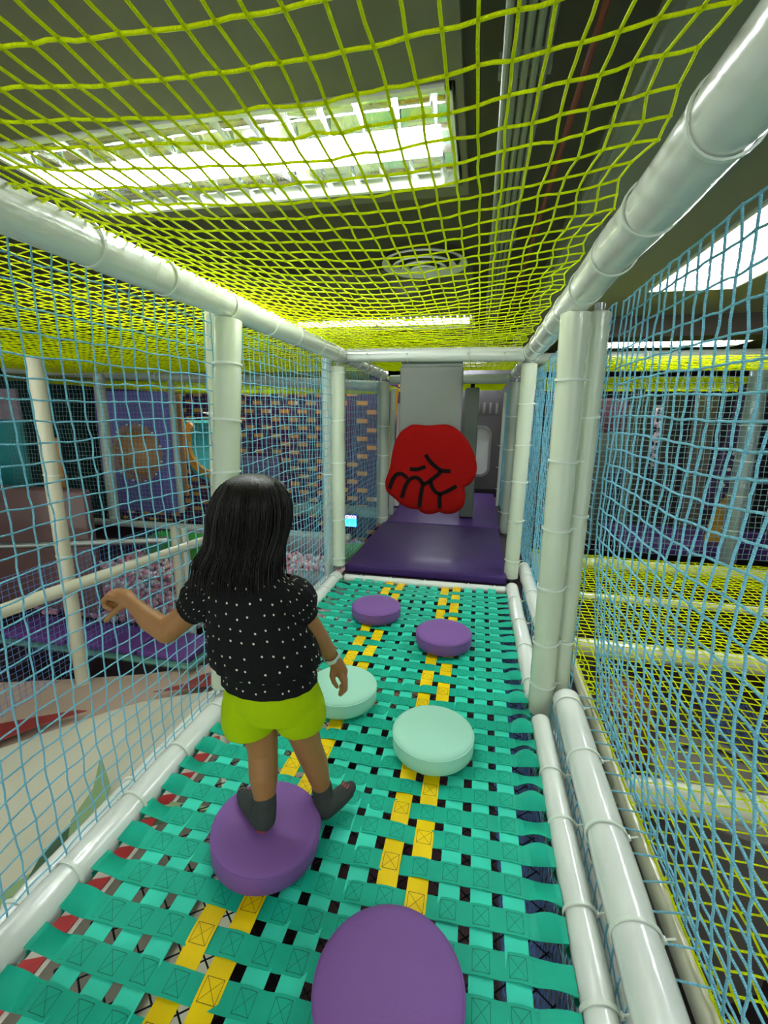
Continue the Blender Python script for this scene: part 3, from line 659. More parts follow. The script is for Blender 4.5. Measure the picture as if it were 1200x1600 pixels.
for k in range(12):
    a = 2*PI*(k+.5)/12; mb = MB(); mb.tube([(.325*math.cos(a), -.05, .325*math.sin(a)), (.325*math.cos(a), -.035, .325*math.sin(a))], .011, 8); obj('bolt', mb, M_lampw, e)
# room behind the bubble
padbox('back_board', (-.42, .30, -.54), (.36, .34, .66), .01, mat('brown_back', (.75, .36, .10), .6), e)
# teal tube slide mouth
e = empty('tube_slide', (-3.15, 5.0, .72)); tag(e, 'teal curved slide mouth with a yellow edge right of the bubble window', 'slide')
def arcshell(r0, r1, d0, d1, a0, a1, n=20):
    mb = MB(); rr = []
    for i in range(n+1):
        a = a0+(a1-a0)*i/n; c_, s_ = math.cos(a), math.sin(a)
        rr.append([(r0*c_, d0, r0*s_), (r1*c_, d0, r1*s_), (r1*c_, d1, r1*s_), (r0*c_, d1, r0*s_)])
    mb.rings(rr); return mb
obj('slide_shell', arcshell(.42, .48, -.05, .5, PI*.80, PI*1.45), mat('teal_plastic', (.02, .42, .46), .35, coat=.4), e)
obj('slide_rim', arcshell(.34, .42, -.09, -.03, PI*.78, PI*1.5), mat('yellow_plastic', (.75, .38, .02), .4), e)
o = padbox('violet_board', (-3.3, 5.3, .02), (-2.5, 5.35, .55), .01, mat('violet_lower', (.11, .085, .24), .5)); tag(o, 'violet board below the teal slide mouth', 'board')
# far-left teal wall board, mauve slide bed and shiny rail
o = padbox('teal_board', (-6.8, 4.0, .05), (-4.9, 4.06, 1.15), .01, mat('teal_board', (.02, .27, .28), .6, vary=.3)); tag(o, 'dark teal board at the far left edge behind the nets', 'board')
o = padbox('sign_board', (-6.6, 3.9, 1.0), (-4.75, 3.93, 1.32), .005, mat('sign_grey', (.28, .22, .28), .5, vary=.6, vscale=12)); tag(o, 'grey and white patterned board at the upper far left', 'board')
o = padbox('orange_pad', (-4.02, 3.52, .35), (-3.90, 3.58, .85), .03, mat('orange_pad', (.36, .19, .05), .5)); tag(o, 'brownish orange pad between the two cream posts', 'pad')
o = padbox('mauve_ramp', (-5.6, 3.2, -.75), (-3.35, 3.3, .42), .03, mat('mauve_vinyl', (.12, .065, .06), .35, vary=.2, vscale=2, coat=.3)); tag(o, 'mauve-brown padded slope at the far left behind the cream post', 'ramp')
padded('bay_rail', (-4.9, 2.55, -.05), (-2.5, 3.15, .05), .03, 'shiny grey tube crossing in front of the mauve slope', 'rail', m=M_steel, core=False)
mesh_n = net('safety_net', lambda u, v: V((-4.6+3.5*u, 3.62+.04*nz(u*8, v*4, 2), .02+1.4*v)), 88, 34, .0018, M_grey, 'fine grey-green net at the back of the left bay', sides=3, knots=False, jit=.002)
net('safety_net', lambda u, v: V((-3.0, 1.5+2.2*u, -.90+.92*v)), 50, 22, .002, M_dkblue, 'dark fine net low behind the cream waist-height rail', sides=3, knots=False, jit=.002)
# ball pit
M_pink = [mat('pink_ball', (.90, .34, .44), .4), mat('pale_pink_ball', (.85, .60, .62), .4), mat('white_ball', (.85, .82, .84), .4)]
def ball_mesh(n, reg, seed):
    rnd = random.Random(seed); bm = MB()
    for i in range(n):
        x0, x1, y0, y1 = reg; x = rnd.uniform(x0, x1); y = rnd.uniform(y0, y1); z = F+.10+rnd.random()*.16; r = .036
        rr = [[(x+r*math.sin(b)*math.cos(a*PI/4), y+r*math.sin(b)*math.sin(a*PI/4), z+r*math.cos(b)) for a in range(8)] for b in (.5, 1.15, 1.9, 2.6)]
        bm.rings(rr, mi=rnd.randrange(3))
    return bm
tag(obj('pit_balls', ball_mesh(6500, (-5.4, -1.1, 3.95, 7.6), 4), M_pink, sharp=120), 'pink and white balls filling the pit below the left bays', 'balls', kind='stuff')
for (x, y, l, r, m_, lb) in ((-4.35, 5.9, 1.2, .26, mat('green_vinyl', (.06, .42, .06), .45), 'green padded bolster lying among the pink balls left of the girl'), (-1.8, 4.9, .8, .19, mat('grey_bolster', (.33, .34, .36), .4), 'grey padded bolster in the ball pit right of the girl\'s head'),
                       (-2.7, 6.6, 1.3, .2, mat('grey_bolster2', (.28, .27, .30), .4), 'grey-mauve padded bolster at the back of the ball pit'), (-1.5, 6.3, .8, .17, mat('green_vinyl2', (.07, .30, .07), .45), 'far green bolster in the ball pit near the blue screen')):
    mb = MB(); n = 20; pts = [(x-l/2+l*i/10, y, F+.36) for i in range(11)]; mb.tube(pts, [r*.8]+[r]*9+[r*.8], 24); tag(obj('bolster', mb, m_), lb, 'bolster')
o = padbox('white_deck', (-4.6, 7.15, -.62), (-.9, 7.55, -.5), .02, mat('green_grey_deck', (.18, .30, .25), .5)); tag(o, 'pale green deck edge beneath the woven walls', 'deck')

# lower left: purple steps, beige floor mat with red and green patterns
for i, (x0, x1) in enumerate(((-4.1, -3.42), (-3.40, -2.72), (-2.70, -2.2))):
    o = padbox('step_pad', (x0, 2.88, -.905), (x1, 3.25, -.84), .02, vinyl('purple_step', (.13, .05, .23), .45, .1)); tag(o, ['leftmost purple step pad low behind the net', 'middle purple step pad low behind the net', 'rightmost purple step pad low behind the net'][i], 'step pad')
o = padbox('step_platform', (-4.2, 2.84, -.945), (-2.15, 3.3, -.906), .02, mat('green_edge', (.10, .26, .20), .5)); tag(o, 'green board edge carrying the purple step pads', 'board')
def flat_shape(name, pts, z0, z1, m, label, cat, parent=None):
    mb = MB(); n = len(pts); mb.add([(p[0], p[1], z0) for p in pts]+[(p[0], p[1], z1) for p in pts], [tuple(range(n))[::-1], tuple(range(n, 2*n))]+[(i, (i+1) % n, n+(i+1) % n, n+i) for i in range(n)])
    o = obj(name, mb, m, parent, False)
    if label and not parent: tag(o, label, cat)
    return o
# broad slide made of two vinyl sheets
def sheet(name, xs, ys, zf, m, label):
    mb = MB(); n = 24; g = []
    for i in range(n+1):
        g.append([V((xs[0]+(xs[1]-xs[0])*j/n, ys(xs[0]+(xs[1]-xs[0])*j/n)[0]*(1-i/n)+ys(xs[0]+(xs[1]-xs[0])*j/n)[1]*i/n, 0)) for j in range(n+1)])
    vs = [V((p.x, p.y, zf(p.x, p.y))) for r_ in g for p in r_]; k = n+1
    fs = [(i*k+j, i*k+j+1, (i+1)*k+j+1, (i+1)*k+j) for i in range(n) for j in range(n)]
    off = len(vs); vs2 = [v-V((0, 0, .03)) for v in vs]
    fs += [(off+a, off+d, off+c_, off+b) for a, b, c_, d in fs[:n*n]]
    mb.add(vs+vs2, fs); return tag(obj(name, mb, m), label, 'slide')
M_beige = mat('beige_vinyl', (.50, .37, .27), .45, vary=.06, vscale=1.2)
M_creamv = mat('cream_vinyl', (.68, .66, .50), .32, bump=.25, bscale=3, coat=.2)
def lerp_edge(pts, x):
    if x <= pts[0][0]: return pts[0][1]
    for (a, b), (c_, d) in zip(pts, pts[1:]):
        if x <= c_: return b+(d-b)*(x-a)/(c_-a)
    return pts[-1][1]
BE = [(-4.8, 2.22), (-3.62, 2.49), (-2.9, 2.675), (-2.44, 2.82), (-2.2, 2.98), (-1.4, 3.2), (-.3, 3.3)]
CE = [(-4.8, -.3), (-3.6, .75), (-3.1, 1.45), (-2.816, 1.861), (-2.72, 2.03), (-2.555, 2.212), (-2.378, 2.417), (-1.789, 2.68), (-.3, 2.9)]
sheet('beige_slide', (-4.8, -.3), lambda x: (lerp_edge(CE, x)+.012, lerp_edge(BE, x)), lambda x, y: -.985+.02*math.sin(x*2)+.03*math.sin(y*2), M_beige, 'beige padded slide surface low behind the left net')
sheet('cream_slide', (-4.8, -.8), lambda x: (-.8, lerp_edge(CE, x)), lambda x, y: -.955+.025*math.sin(x*2.4+y*2.2)-.06*max(0, .9-abs(y-lerp_edge(CE, x)))*0-.02*(1-y)**2*.3, M_creamv, 'cream vinyl slide surface in the near lower left')
flat_shape('red_stripe', [(-3.35, 1.60), (-3.03, 1.98), (-2.84, 2.10), (-2.62, 2.23), (-2.55, 2.24), (-2.72, 2.06), (-2.82, 1.90), (-3.1, 1.50)], -.935, -.930, mat('red_vinyl', (.28, .035, .03), .45, vary=.2, vscale=20), 'curved dark red stripe between the beige and cream slide surfaces', 'stripe')
flat_shape('red_stripe', [(-2.25, 2.52), (-2.09, 2.66), (-2.03, 2.80), (-1.9, 2.92), (-1.2, 3.05), (-1.2, 2.80), (-1.79, 2.72)], -.930, -.925, bpy.data.materials['red_vinyl'], 'dark red wedge between the slide surfaces beside the left floor rail', 'stripe')
# painted leaves on the cream sheet
gl = mat('leaf_green', (.27, .40, .19), .5); gl2 = mat('leaf_dark_green', (.05, .12, .06), .5); rp = mat('red_print', (.42, .02, .02), .5)
e = empty('leaf_print', (-1.86, 1.26, -.915)); tag(e, 'green leaf pattern printed on the cream surface beside the left rail', 'print')
for k in range(9):
    a = 1.15+.17*k*(1 if k % 2 else -.7); l = .30+.03*k; w_ = .045
    c_, s_ = math.cos(a), math.sin(a); ox, oy = -.02+.02*k, -.30+.08*k
    pts = [(ox, oy), (ox+c_*l*.35-s_*w_, oy+s_*l*.35+c_*w_), (ox+c_*l, oy+s_*l), (ox+c_*l*.4+s_*w_, oy+s_*l*.4-c_*w_)]
    flat_shape('leaf', pts, .002*k, .002*k+.003, gl if k % 3 else gl2, None, None, e)
e = empty('stripe_print', (-1.15, .8, -.90)); tag(e, 'red and white striped print seen through the left edge of the webbing floor', 'print')
for k in range(19):
    y = -.88+k*.15; flat_shape('red_bar', [(-.55, y), (-.45, y+.03), (-.32, y+.10), (-.32, y+.17), (-.44, y+.12), (-.55, y+.085)], .0, .004, rp, None, None, e)
flat_shape('white_sheet', [(-.56, -.9), (-.30, -.9), (-.30, 2.1), (-.50, 2.1)], -.02, -.003, mat('white_sheet', (.60, .56, .48), .5), None, None, e)
flat_shape('shaded_sheet', [(-.298, -.9), (.10, -.9), (.10, 2.1), (-.298, 2.1)], -.02, -.004, mat('sheet_in_shade', (.15, .135, .10), .5, vary=.5, vscale=6), None, None, e)  # inner part of the same sheet, its shade put into a darker colour

# ------------------------------------------------------------ right bays
for (y, lb) in ((1.37, 'thick cream cross beam under the yellow net floor, nearest the viewer'), (2.33, 'cream cross beam under the middle of the yellow net floor'), (3.06, 'slim cross beam under the far part of the yellow net floor'), (3.82, 'cream cross beam at the far edge of the yellow net floor')):
    padded('bay_beam', (.50, y, -.09), (2.75, y, -.09), .046 if y < 3 or y > 3.5 else .028, lb, 'beam', m=mat('cream_beam', (.62, .64, .48), .28, coat=.4), core=False, ties=[.4, 1.0, 1.6] if y < 3 else [])
padded('bay_rail', (2.75, .3, -.06), (2.75, 3.9, -.06), .045, 'cream rail along the far right side of the yellow net floor', 'rail', m=M_cream, core=False)
net('safety_net', lambda u, v: V((.5+2.2*u+.01*nz(u*9, v*5, 5), 3.93+.02*nz(u*7, v*5, 8), .0+1.5*v)), 50, 34, .0024, M_grey, 'grey-blue net closing the far end of the right bay', sides=4, knots=False)
padded('padded_post', (2.24, 4.35, -.15), (2.26, 4.40, 1.60), .075, 'shiny silver-grey padded post at the far right behind the nets', 'post', m=mat('silver_sleeve', (.24, .32, .29), .18, .3, bump=.5, bscale=14, coat=.6), ties=[.3, .6, .9, 1.2], core=False)
padded('padded_post', (1.72, 5.6, -.3), (1.74, 5.6, 1.5), .05, 'green-grey post in the middle distance behind the right net', 'post', m=M_greenpad, core=False)
padded('padded_post', (.66, 3.95, -.1), (.66, 3.95, 1.5), .045, 'white-green post at the left end of the rear grey-blue net', 'post', m=M_pad2, core=False)
for i, (x, w_, c_) in enumerate(((1.95, .22, (.055, .065, .05)), (2.28, .20, (.045, .05, .045)), (2.60, .22, (.19, .18, .145)))):
    o = padbox('padded_board', (x-.12+.3*0, 5.95, -.45), (x-.12+w_, 6.05, 1.38), .02, mat('board_tone', c_, .5, bump=.2, bscale=6)); tag(o, ['dark olive padded board, left of three behind the right net', 'blackish padded board, middle of three behind the right net', 'grey-beige padded board, right of three behind the right net'][i], 'padded board')
# navy dotted column and yellow piece
e = empty('dotted_column', (2.44, 5.0, .3)); tag(e, 'dark purple curved column with white dots behind the right net', 'column')
mb = MB(); rr = []
for i in range(17):
    f = i/16; x = -.05+.16*math.sin(f*1.5)-.02; zz = -.10+f*1.25; rr.append([(x-.075, 0, zz), (x+.075, 0, zz), (x+.075, .1, zz), (x-.075, .1, zz)])
mb.rings(rr); obj('column_body', mb, mat('dark_purple_fabric', (.035, .015, .075), .5), e)
for i in range(8):
    f = .08+i*.125; x = -.05+.16*math.sin(f*1.5)-.02; mb = MB(); mb.tube([(x, -.008, -.10+f*1.25), (x, .0, -.10+f*1.25)], .018, 14); obj('white_dot', mb, M_lampw, e)
mb = MB(); mb.rings([[(x, yy, z) for x, z in ((2.30, -.25), (2.62, -.25), (2.58, .25), (2.50, .42), (2.36, .2))] for yy in (4.94, 4.98)]); tag(obj('mustard_board', mb, mat('mustard_panel', (.48, .27, .02), .45), smooth=False), 'mustard yellow panel below the dotted column', 'panel')
o = padbox('floor_mat', (1.5, 4.7, -.22), (3.4, 5.6, -.12), .02, M_mat); tag(o, 'dark purple mat on the floor of the rear right bay', 'mat')
o = padbox('side_panel', (2.95, 2.6, -.2), (3.02, 4.3, 1.0), .02, mat('lilac_panel', (.24, .22, .32), .5)); tag(o, 'lilac grey panel at the right edge behind the nets', 'panel')
e = empty('mirror_window', (2.18, 6.6, .85)); tag(e, 'narrow glass window with pinkish white reflections painted on, behind the right net', 'window')
link('window_frame', bevel_box((-.24, 0, -.42), (.24, .05, .42), .01), M_greenpad, e)
m_, nt, b = nm('painted_reflections'); tc = nt.nodes.new('ShaderNodeTexCoord'); n = nt.nodes.new('ShaderNodeTexNoise'); n.inputs['Scale'].default_value = 14; cr = nt.nodes.new('ShaderNodeValToRGB')
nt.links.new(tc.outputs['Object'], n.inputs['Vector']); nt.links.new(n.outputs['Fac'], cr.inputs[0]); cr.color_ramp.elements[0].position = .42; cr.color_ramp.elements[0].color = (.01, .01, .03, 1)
cr.color_ramp.elements[1].position = .6; cr.color_ramp.elements[1].color = (.75, .6, .68, 1); nt.links.new(cr.outputs[0], b.inputs['Base Color']); b.inputs['Roughness'].default_value = .15  # reflections painted as pale noise in the base colour
mb = MB(); mb.box((-.2, -.006, -.38), (.2, -.001, .38)); obj('glass', mb, m_, e, False)
o = padbox('maroon_board', (.95, 6.5, .901), (1.9, 6.55, 1.35), .01, mat('maroon_board', (.09, .02, .04), .6)); tag(o, 'dark maroon board high behind the right net', 'board')
o = padbox('grey_board', (.8, 6.5, -.6), (1.95, 6.56, .9), .01, mat('sage_board', (.085, .11, .085), .6)); tag(o, 'sage grey board behind the left part of the right net', 'board')
o = padbox('navy_board', (1.72, 6.3, -.35), (2.15, 6.36, .42), .02, mat('navy_board', (.015, .04, .10), .6)); tag(o, 'navy blue board under the glass window', 'board')
# below the yellow net
e = empty('drum', (1.15, 1.95, F)); tag(e, 'grey-brown padded drum standing below the yellow net floor', 'drum')
mb = MB(); mb.lathe([(.26, 0), (.27, .03), (.27, .85), (.24, .88), (.001, .89)], 40); obj('drum_body', mb, mat('taupe_vinyl', (.13, .12, .105), .5), e)
mb = MB(); mb.lathe([(.275, .84), (.285, .86), (.275, .885), (.2, .9)], 40, capa=False, capb=False); obj('drum_rim', mb, mat('taupe_rim', (.20, .19, .16), .5), e)
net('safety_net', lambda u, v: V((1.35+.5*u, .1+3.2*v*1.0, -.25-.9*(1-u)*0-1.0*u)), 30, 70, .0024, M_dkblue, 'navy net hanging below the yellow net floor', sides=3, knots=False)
padded('bay_post', (1.0, .35, F), (1.15, 1.2, -.15), .035, 'slanted grey tube below the near yellow net', 'tube', m=M_pad2, core=False)
padded('bay_post', (1.98, 2.3, F), (1.98, 2.3, -.14), .04, 'upright grey tube below the yellow net floor', 'tube', m=M_pad2, core=False)
o = padbox('purple_block', (.62, -.3, F+.001), (.9, 1.3, F+.35), .04, vinyl('dark_purple_block', (.03, .012, .075), .45, .1)); tag(o, 'dark purple block on the lower floor at bottom right', 'block')
o = padbox('orange_block', (1.0, 3.0, F+.001), (1.3, 3.4, F+.5), .04, vinyl('terracotta_block', (.30, .09, .05), .45, .1)); tag(o, 'terracotta padded block below the far yellow net', 'block')
o = padbox('under_mat', (-.7, .1, F+.001), (.2, 2.9, F+.12), .03, mat('maroon_under_mat', (.05, .014, .02), .5)); tag(o, 'dark maroon mat on the lower floor beneath the webbing', 'mat')

# ------------------------------------------------------------ the girl
skin = mat('skin', (.31, .145, .048), .5, vary=.06, vscale=25, spec=.35)
skin.node_tree.nodes['Principled BSDF'].inputs['Subsurface Weight'].default_value = .12
skin.node_tree.nodes['Principled BSDF'].inputs['Subsurface Radius'].default_value = (.02, .008, .004)
BX, BY = -.46, .90
girl = empty('person', (BX, BY, .07)); tag(girl, 'small girl seen from behind in dotted blouse and lime shorts, stepping across a purple disc', 'person')
G = girl.location.copy()
TORS = None
def skinmesh(chain, edges, sub=2):
    """tapered limbs with rounded joints, fused into one surface by remesh()"""
    mb = MB()
    for a, b in edges:
        pa, ra = chain[a]; pb, rb = chain[b]; ra = ra if not isinstance(ra, tuple) else sum(ra)/2; rb = rb if not isinstance(rb, tuple) else sum(rb)/2
        pa = V(pa)-G; pb = V(pb)-G; d = (pb-pa); L_ = d.length; d.normalize(); pts = []; rs = []
        for k in range(5):
            q = PI/2*(k+.3)/5; pts.append(pa-d*ra*math.cos(q)); rs.append(ra*math.sin(q))
        for k in range(5): f = k/4; pts.append(pa+d*L_*f); rs.append(ra+(rb-ra)*f)
        for k in range(4, -1, -1):
            q = PI/2*(k+.3)/5; pts.append(pb+d*rb*math.cos(q)); rs.append(rb*math.sin(q))
        mb.tube(pts, rs, 16)
    return mb.mesh('limb')
def remesh(meshes, vox, smooth=6):
    bm = bmesh.new()
    for m_ in meshes: bm.from_mesh(m_)
    me = bpy.data.meshes.new('r'); bm.to_mesh(me); bm.free()
    o = bpy.data.objects.new('r', me); C.objects.link(o)
    r = o.modifiers.new('r', 'REMESH'); r.mode = 'VOXEL'; r.voxel_size = vox
    s = o.modifiers.new('s', 'SMOOTH'); s.iterations = smooth; s.factor = .5
    bpy.context.view_layer.update()
    m2 = bpy.data.meshes.new_from_object(o.evaluated_get(bpy.context.evaluated_depsgraph_get())); bpy.data.objects.remove(o)
    return m2
ch = {
 'pel': ((-.457, .90, .43), .062), 'sp1': ((-.462, .895, .50), .062), 'sp2': ((-.478, .89, .59), .066), 'che': ((-.50, .888, .665), .066), 'nb': ((-.505, .89, .72), .038), 'nk': ((-.498, .893, .765), .030), 'hd': ((-.49, .90, .83), .045),
 'hl': ((-.503, .893, .405), .052), 'tl': ((-.495, .888, .345), .044), 'kl': ((-.487, .885, .268), .037), 'cl': ((-.480, .868, .215), .036), 'al': ((-.470, .852, .130), .022), 'fl': ((-.478, .842, .108), .022), 'fl2': ((-.520, .872, .098), .020), 'fl3': ((-.553, .897, .094), .015),
 'hr': ((-.412, .910, .405), .052), 'tr': ((-.402, .925, .340), .044), 'kr': ((-.395, .952, .245), .037), 'cr': ((-.383, .972, .175), .035), 'ar': ((-.366, .985, .075), .022), 'fr': ((-.355, .965, .045), .022), 'fr2': ((-.330, .998, .038), .020), 'fr3': ((-.312, 1.028, .038), .016),
 'sl': ((-.585, .888, .695), .033), 'ul': ((-.645, .872, .640), .031), 'el': ((-.700, .850, .588), .029), 'ml': ((-.745, .850, .612), .026), 'wl': ((-.792, .856, .645), .0165), 'pl': ((-.815, .861, .655), .019), 'pl2': ((-.834, .865, .658), .0185),
 'sr': ((-.425, .900, .700), .033), 'ur': ((-.395, .918, .645), .031), 'er': ((-.372, .950, .580), .028), 'mr': ((-.360, .985, .525), .025), 'wr': ((-.345, 1.018, .472), .0165), 'pr': ((-.336, 1.032, .442), .0185), 'pr2': ((-.327, 1.040, .418), .0175),
}
ed = [('pel', 'sp1'), ('sp1', 'sp2'), ('sp2', 'che'), ('che', 'nb'), ('nb', 'nk'), ('nk', 'hd'), ('pel', 'hl'), ('hl', 'tl'), ('tl', 'kl'), ('kl', 'cl'), ('cl', 'al'), ('al', 'fl'), ('fl', 'fl2'), ('fl2', 'fl3'),
      ('pel', 'hr'), ('hr', 'tr'), ('tr', 'kr'), ('kr', 'cr'), ('cr', 'ar'), ('ar', 'fr'), ('fr', 'fr2'), ('fr2', 'fr3'), ('che', 'sl'), ('sl', 'ul'), ('ul', 'el'), ('el', 'ml'), ('ml', 'wl'), ('wl', 'pl'), ('pl', 'pl2'),
      ('che', 'sr'), ('sr', 'ur'), ('ur', 'er'), ('er', 'mr'), ('mr', 'wr'), ('wr', 'pr'), ('pr', 'pr2')]
body = skinmesh(ch, ed)
def finger(pts, r):
    c = {str(i): (p, r*(1-.10*i)) for i, p in enumerate(pts)}
    return skinmesh(c, [(str(i), str(i+1)) for i in range(len(pts)-1)], 2)
fing = []
# left hand: fingers hooked through the net, thumb hanging below
for k in range(4):
    y = .846+.0125*k; z = .668-.004*abs(k-1.5); L_ = (.85, 1.0, 1.02, .9)[k]
    fing.append(finger([(-.830, y+.003, z-.004), (-.848-.006*L_, y, z+.001), (-.862-.006*L_, y, z-.012), (-.858-.006*L_, y, z-.027), (-.846, y+.001, z-.031)], .0088))
fing.append(finger([(-.812, .850, .646), (-.828, .838, .632), (-.843, .834, .618), (-.856, .834, .606)], .0085))
# right hand: relaxed, fingers together and curled at the tips
for k in range(4):
    dy = .018-.0112*k; dx = .003*(k-1.5); L_ = (.88, 1.0, 1.02, .85)[k]
    b0 = V((-.328+dx, 1.036+dy, .418)); d1 = V((.010, .004, -.026))*L_; d2 = V((.000, .001, -.024))*L_; d3 = V((-.013, -.002, -.016))*L_
    fing.append(finger([b0, b0+d1, b0+d1+d2, b0+d1+d2+d3], .0090))
fing.append(finger([(-.343, 1.020, .440), (-.346, 1.014, .420), (-.340, 1.012, .402), (-.332, 1.014, .388)], .0085))
# head with a face
def head():
    bm = bmesh.new(); bmesh.ops.create_icosphere(bm, subdivisions=5, radius=1)
    c = V((-.487, .905, .862))-G
    for v in bm.verts:
        x, y, z = v.co
        X = x*.070*(1-.16*max(0, -z)*(1)) ; Y = y*.082; Z = z*.088
        if z < 0: X *= (1-.22*z*z); Y = Y*(1-.10*z*z)
        if y > .5 and abs(x) < .8:   # face plane, cheeks, nose, brow, lips, chin, eye sockets
            fl = (y-.5)/.5; Y -= .008*fl
            g = lambda cx_, cz_, sx, sz: math.exp(-((x-cx_)/sx)**2-((z-cz_)/sz)**2)
            Y += .014*g(0, -.14, .10, .13)+.004*g(0, .08, .09, .15)-.006*g(.34, .02, .15, .10)-.006*g(-.34, .02, .15, .10)+.004*g(.42, -.28, .2, .2)+.004*g(-.42, -.28, .2, .2)
            Y += .005*g(0, -.40, .17, .045)+.004*g(0, -.48, .14, .04)-.003*g(0, -.44, .2, .015)+.006*g(0, -.72, .2, .14)
        for sx in (-1, 1):   # ears
            d = ((y+.02)/.17)**2+((z+.08)/.26)**2
            if x*sx > .8 and d < 1: X += sx*.013*(1-d)**.5
        v.co = c+V((X, Y, Z))
    me = bpy.data.meshes.new('h'); bm.to_mesh(me); bm.free(); return me
bm_ = remesh([body]+fing+[head()], .0032, 4)
def biggest(me):
    bm = bmesh.new(); bm.from_mesh(me); seen = set(); best = []
    for v0 in bm.verts:
        if v0 in seen: continue
        st = [v0]; seen.add(v0); comp = []
        while st:
            v = st.pop(); comp.append(v)
            for e_ in v.link_edges:
                o_ = e_.other_vert(v)
                if o_ not in seen: seen.add(o_); st.append(o_)
        if len(comp) > len(best): best = comp
    keep = set(best); bmesh.ops.delete(bm, geom=[v for v in bm.verts if v not in keep], context='VERTS')
    bm.to_mesh(me); bm.free(); return me
biggest(bm_)
link('body', bm_, skin, girl)
def part(name, mb, m, sharp=60): return obj(name, mb, m, girl, sharp=sharp)
for sx in (-1, 1):
    mb = MB(); c = V((-.487+sx*.024, .905+.068, .864))-G; r = .010
    mb.rings([[(c.x+r*math.sin(b)*math.cos(a*PI/6), c.y+r*math.sin(b)*math.sin(a*PI/6), c.z+r*math.cos(b)*.8) for a in range(12)] for b in (.1, .6, 1.1, 1.6, 2.1, 2.6, 3.04)])
    part('eye', mb, mat('eye_dark', (.02, .012, .01), .1))
mb = MB(); mb.tube([V((-.487+t*.018, .905+.0795-.006*t*t, .823-.001*t*t))-G for t in (-1, -.5, 0, .5, 1)], [.001, .0025, .003, .0025, .001], 8); part('mouth', mb, mat('lip', (.35, .09, .07), .4))
# hair
m_, nt, b = nm('black_hair'); M_hair = m_
b.inputs['Base Color'].default_value = (.006, .004, .003, 1); b.inputs['Roughness'].default_value = .42; b.inputs['Specular IOR Level'].default_value = .3
tc = nt.nodes.new('ShaderNodeTexCoord'); mp = nt.nodes.new('ShaderNodeMapping'); mp.inputs['Scale'].default_value = (240, 240, 8); n = nt.nodes.new('ShaderNodeTexNoise'); n.inputs['Scale'].default_value = 1; n.inputs['Detail'].default_value = 3
nt.links.new(tc.outputs['Object'], mp.inputs[0]); nt.links.new(mp.outputs[0], n.inputs['Vector']); bp = nt.nodes.new('ShaderNodeBump'); bp.inputs['Strength'].default_value = .5; bp.inputs['Distance'].default_value = .002
nt.links.new(n.outputs['Fac'], bp.inputs['Height']); nt.links.new(bp.outputs[0], b.inputs['Normal'])
prof = [(.968, .004, .0, 0), (.966, .026, .0, 0), (.956, .050, .0, 0), (.938, .070, -.001, 0), (.912, .083, -.003, 0), (.888, .088, -.006, 0), (.865, .089, -.010, 0), (.845, .088, -.014, 0), (.826, .087, -.018, -.002), (.810, .086, -.022, -.004), (.796, .086, -.026, -.007), (.782, .087, -.030, -.012), (.770, .089, -.033, -.016), (.760, .089, -.036, -.018)]
def hair_pt(i, a, dr=0.0, tl=0.0):
    """i float index into prof, a angle (0 = back of head, +-pi = face)"""
    k = max(0, min(len(prof)-2, int(i))); f = i-k; z, r, dx, dy = [prof[k][j]*(1-f)+prof[k+1][j]*f for j in range(4)]
    return V((-.487+dx+(r+dr)*math.sin(a)*1.03, .900+dy-(r+dr)*math.cos(a)*1.02, z+tl))
mb = MB(); NA = 120; rr = []; ri = []
for i in range(len(prof)):
    lim = 1.0 if i < 4 else (.86 if i < 5 else .62+.0*i)
    row = []; row2 = []
    for k in range(NA+1):
        a = (k/NA*2-1)*PI*lim
        gro = .0022*nz(a*7, i*.15, 5, 1)+.0016*nz(a*22, i*.2, 8, 1)
        end = -.018*abs(nz(a*6, 1, 9, 1))-.012*nz(a*30, 2, 11, 1) if i == len(prof)-1 else 0
        row.append(hair_pt(i, a, gro, end)-G); row2.append(hair_pt(i, a, gro-.012 if i > 1 else gro-.004, end)-G)
    rr.append(row); ri.append(row2)
k = NA+1; n = len(rr)
vs = [p for r_ in rr for p in r_]+[p for r_ in ri for p in r_]; fs = []
for i in range(n-1):
    for j in range(NA): fs.append((i*k+j, i*k+j+1, (i+1)*k+j+1, (i+1)*k+j)); fs.append((n*k+i*k+j, n*k+(i+1)*k+j, n*k+(i+1)*k+j+1, n*k+i*k+j+1))
for i in range(n-1):
    for j in (0, NA): fs.append((i*k+j, (i+1)*k+j, n*k+(i+1)*k+j, n*k+i*k+j))
for j in range(NA): fs.append(((n-1)*k+j, (n-1)*k+j+1, n*k+(n-1)*k+j+1, n*k+(n-1)*k+j))
mb.add(vs, fs)
for s_ in range(420):   # loose strands over the shell, ragged at the ends
    a = random.uniform(-.62, .62)*PI; i0 = random.uniform(2, 7); i1 = len(prof)-1-random.uniform(0, .8); dr = random.uniform(.0005, .0045); pts = []
    da = random.uniform(-.10, .10); fl = random.uniform(-.3, 1)**2*.018
    for q in range(10):
        f = q/9; i = i0+(i1-i0)*f; pts.append(hair_pt(i, a+da*f, dr+fl*max(0, f-.6)*2.2, -.030*random.random()*(f > .95)-.02*max(0, f-.85)/.15)-G)
    mb.tube(pts, [.0006]+[.0011]*8+[.0003], 4)
part('hair', mb, M_hair, 70)
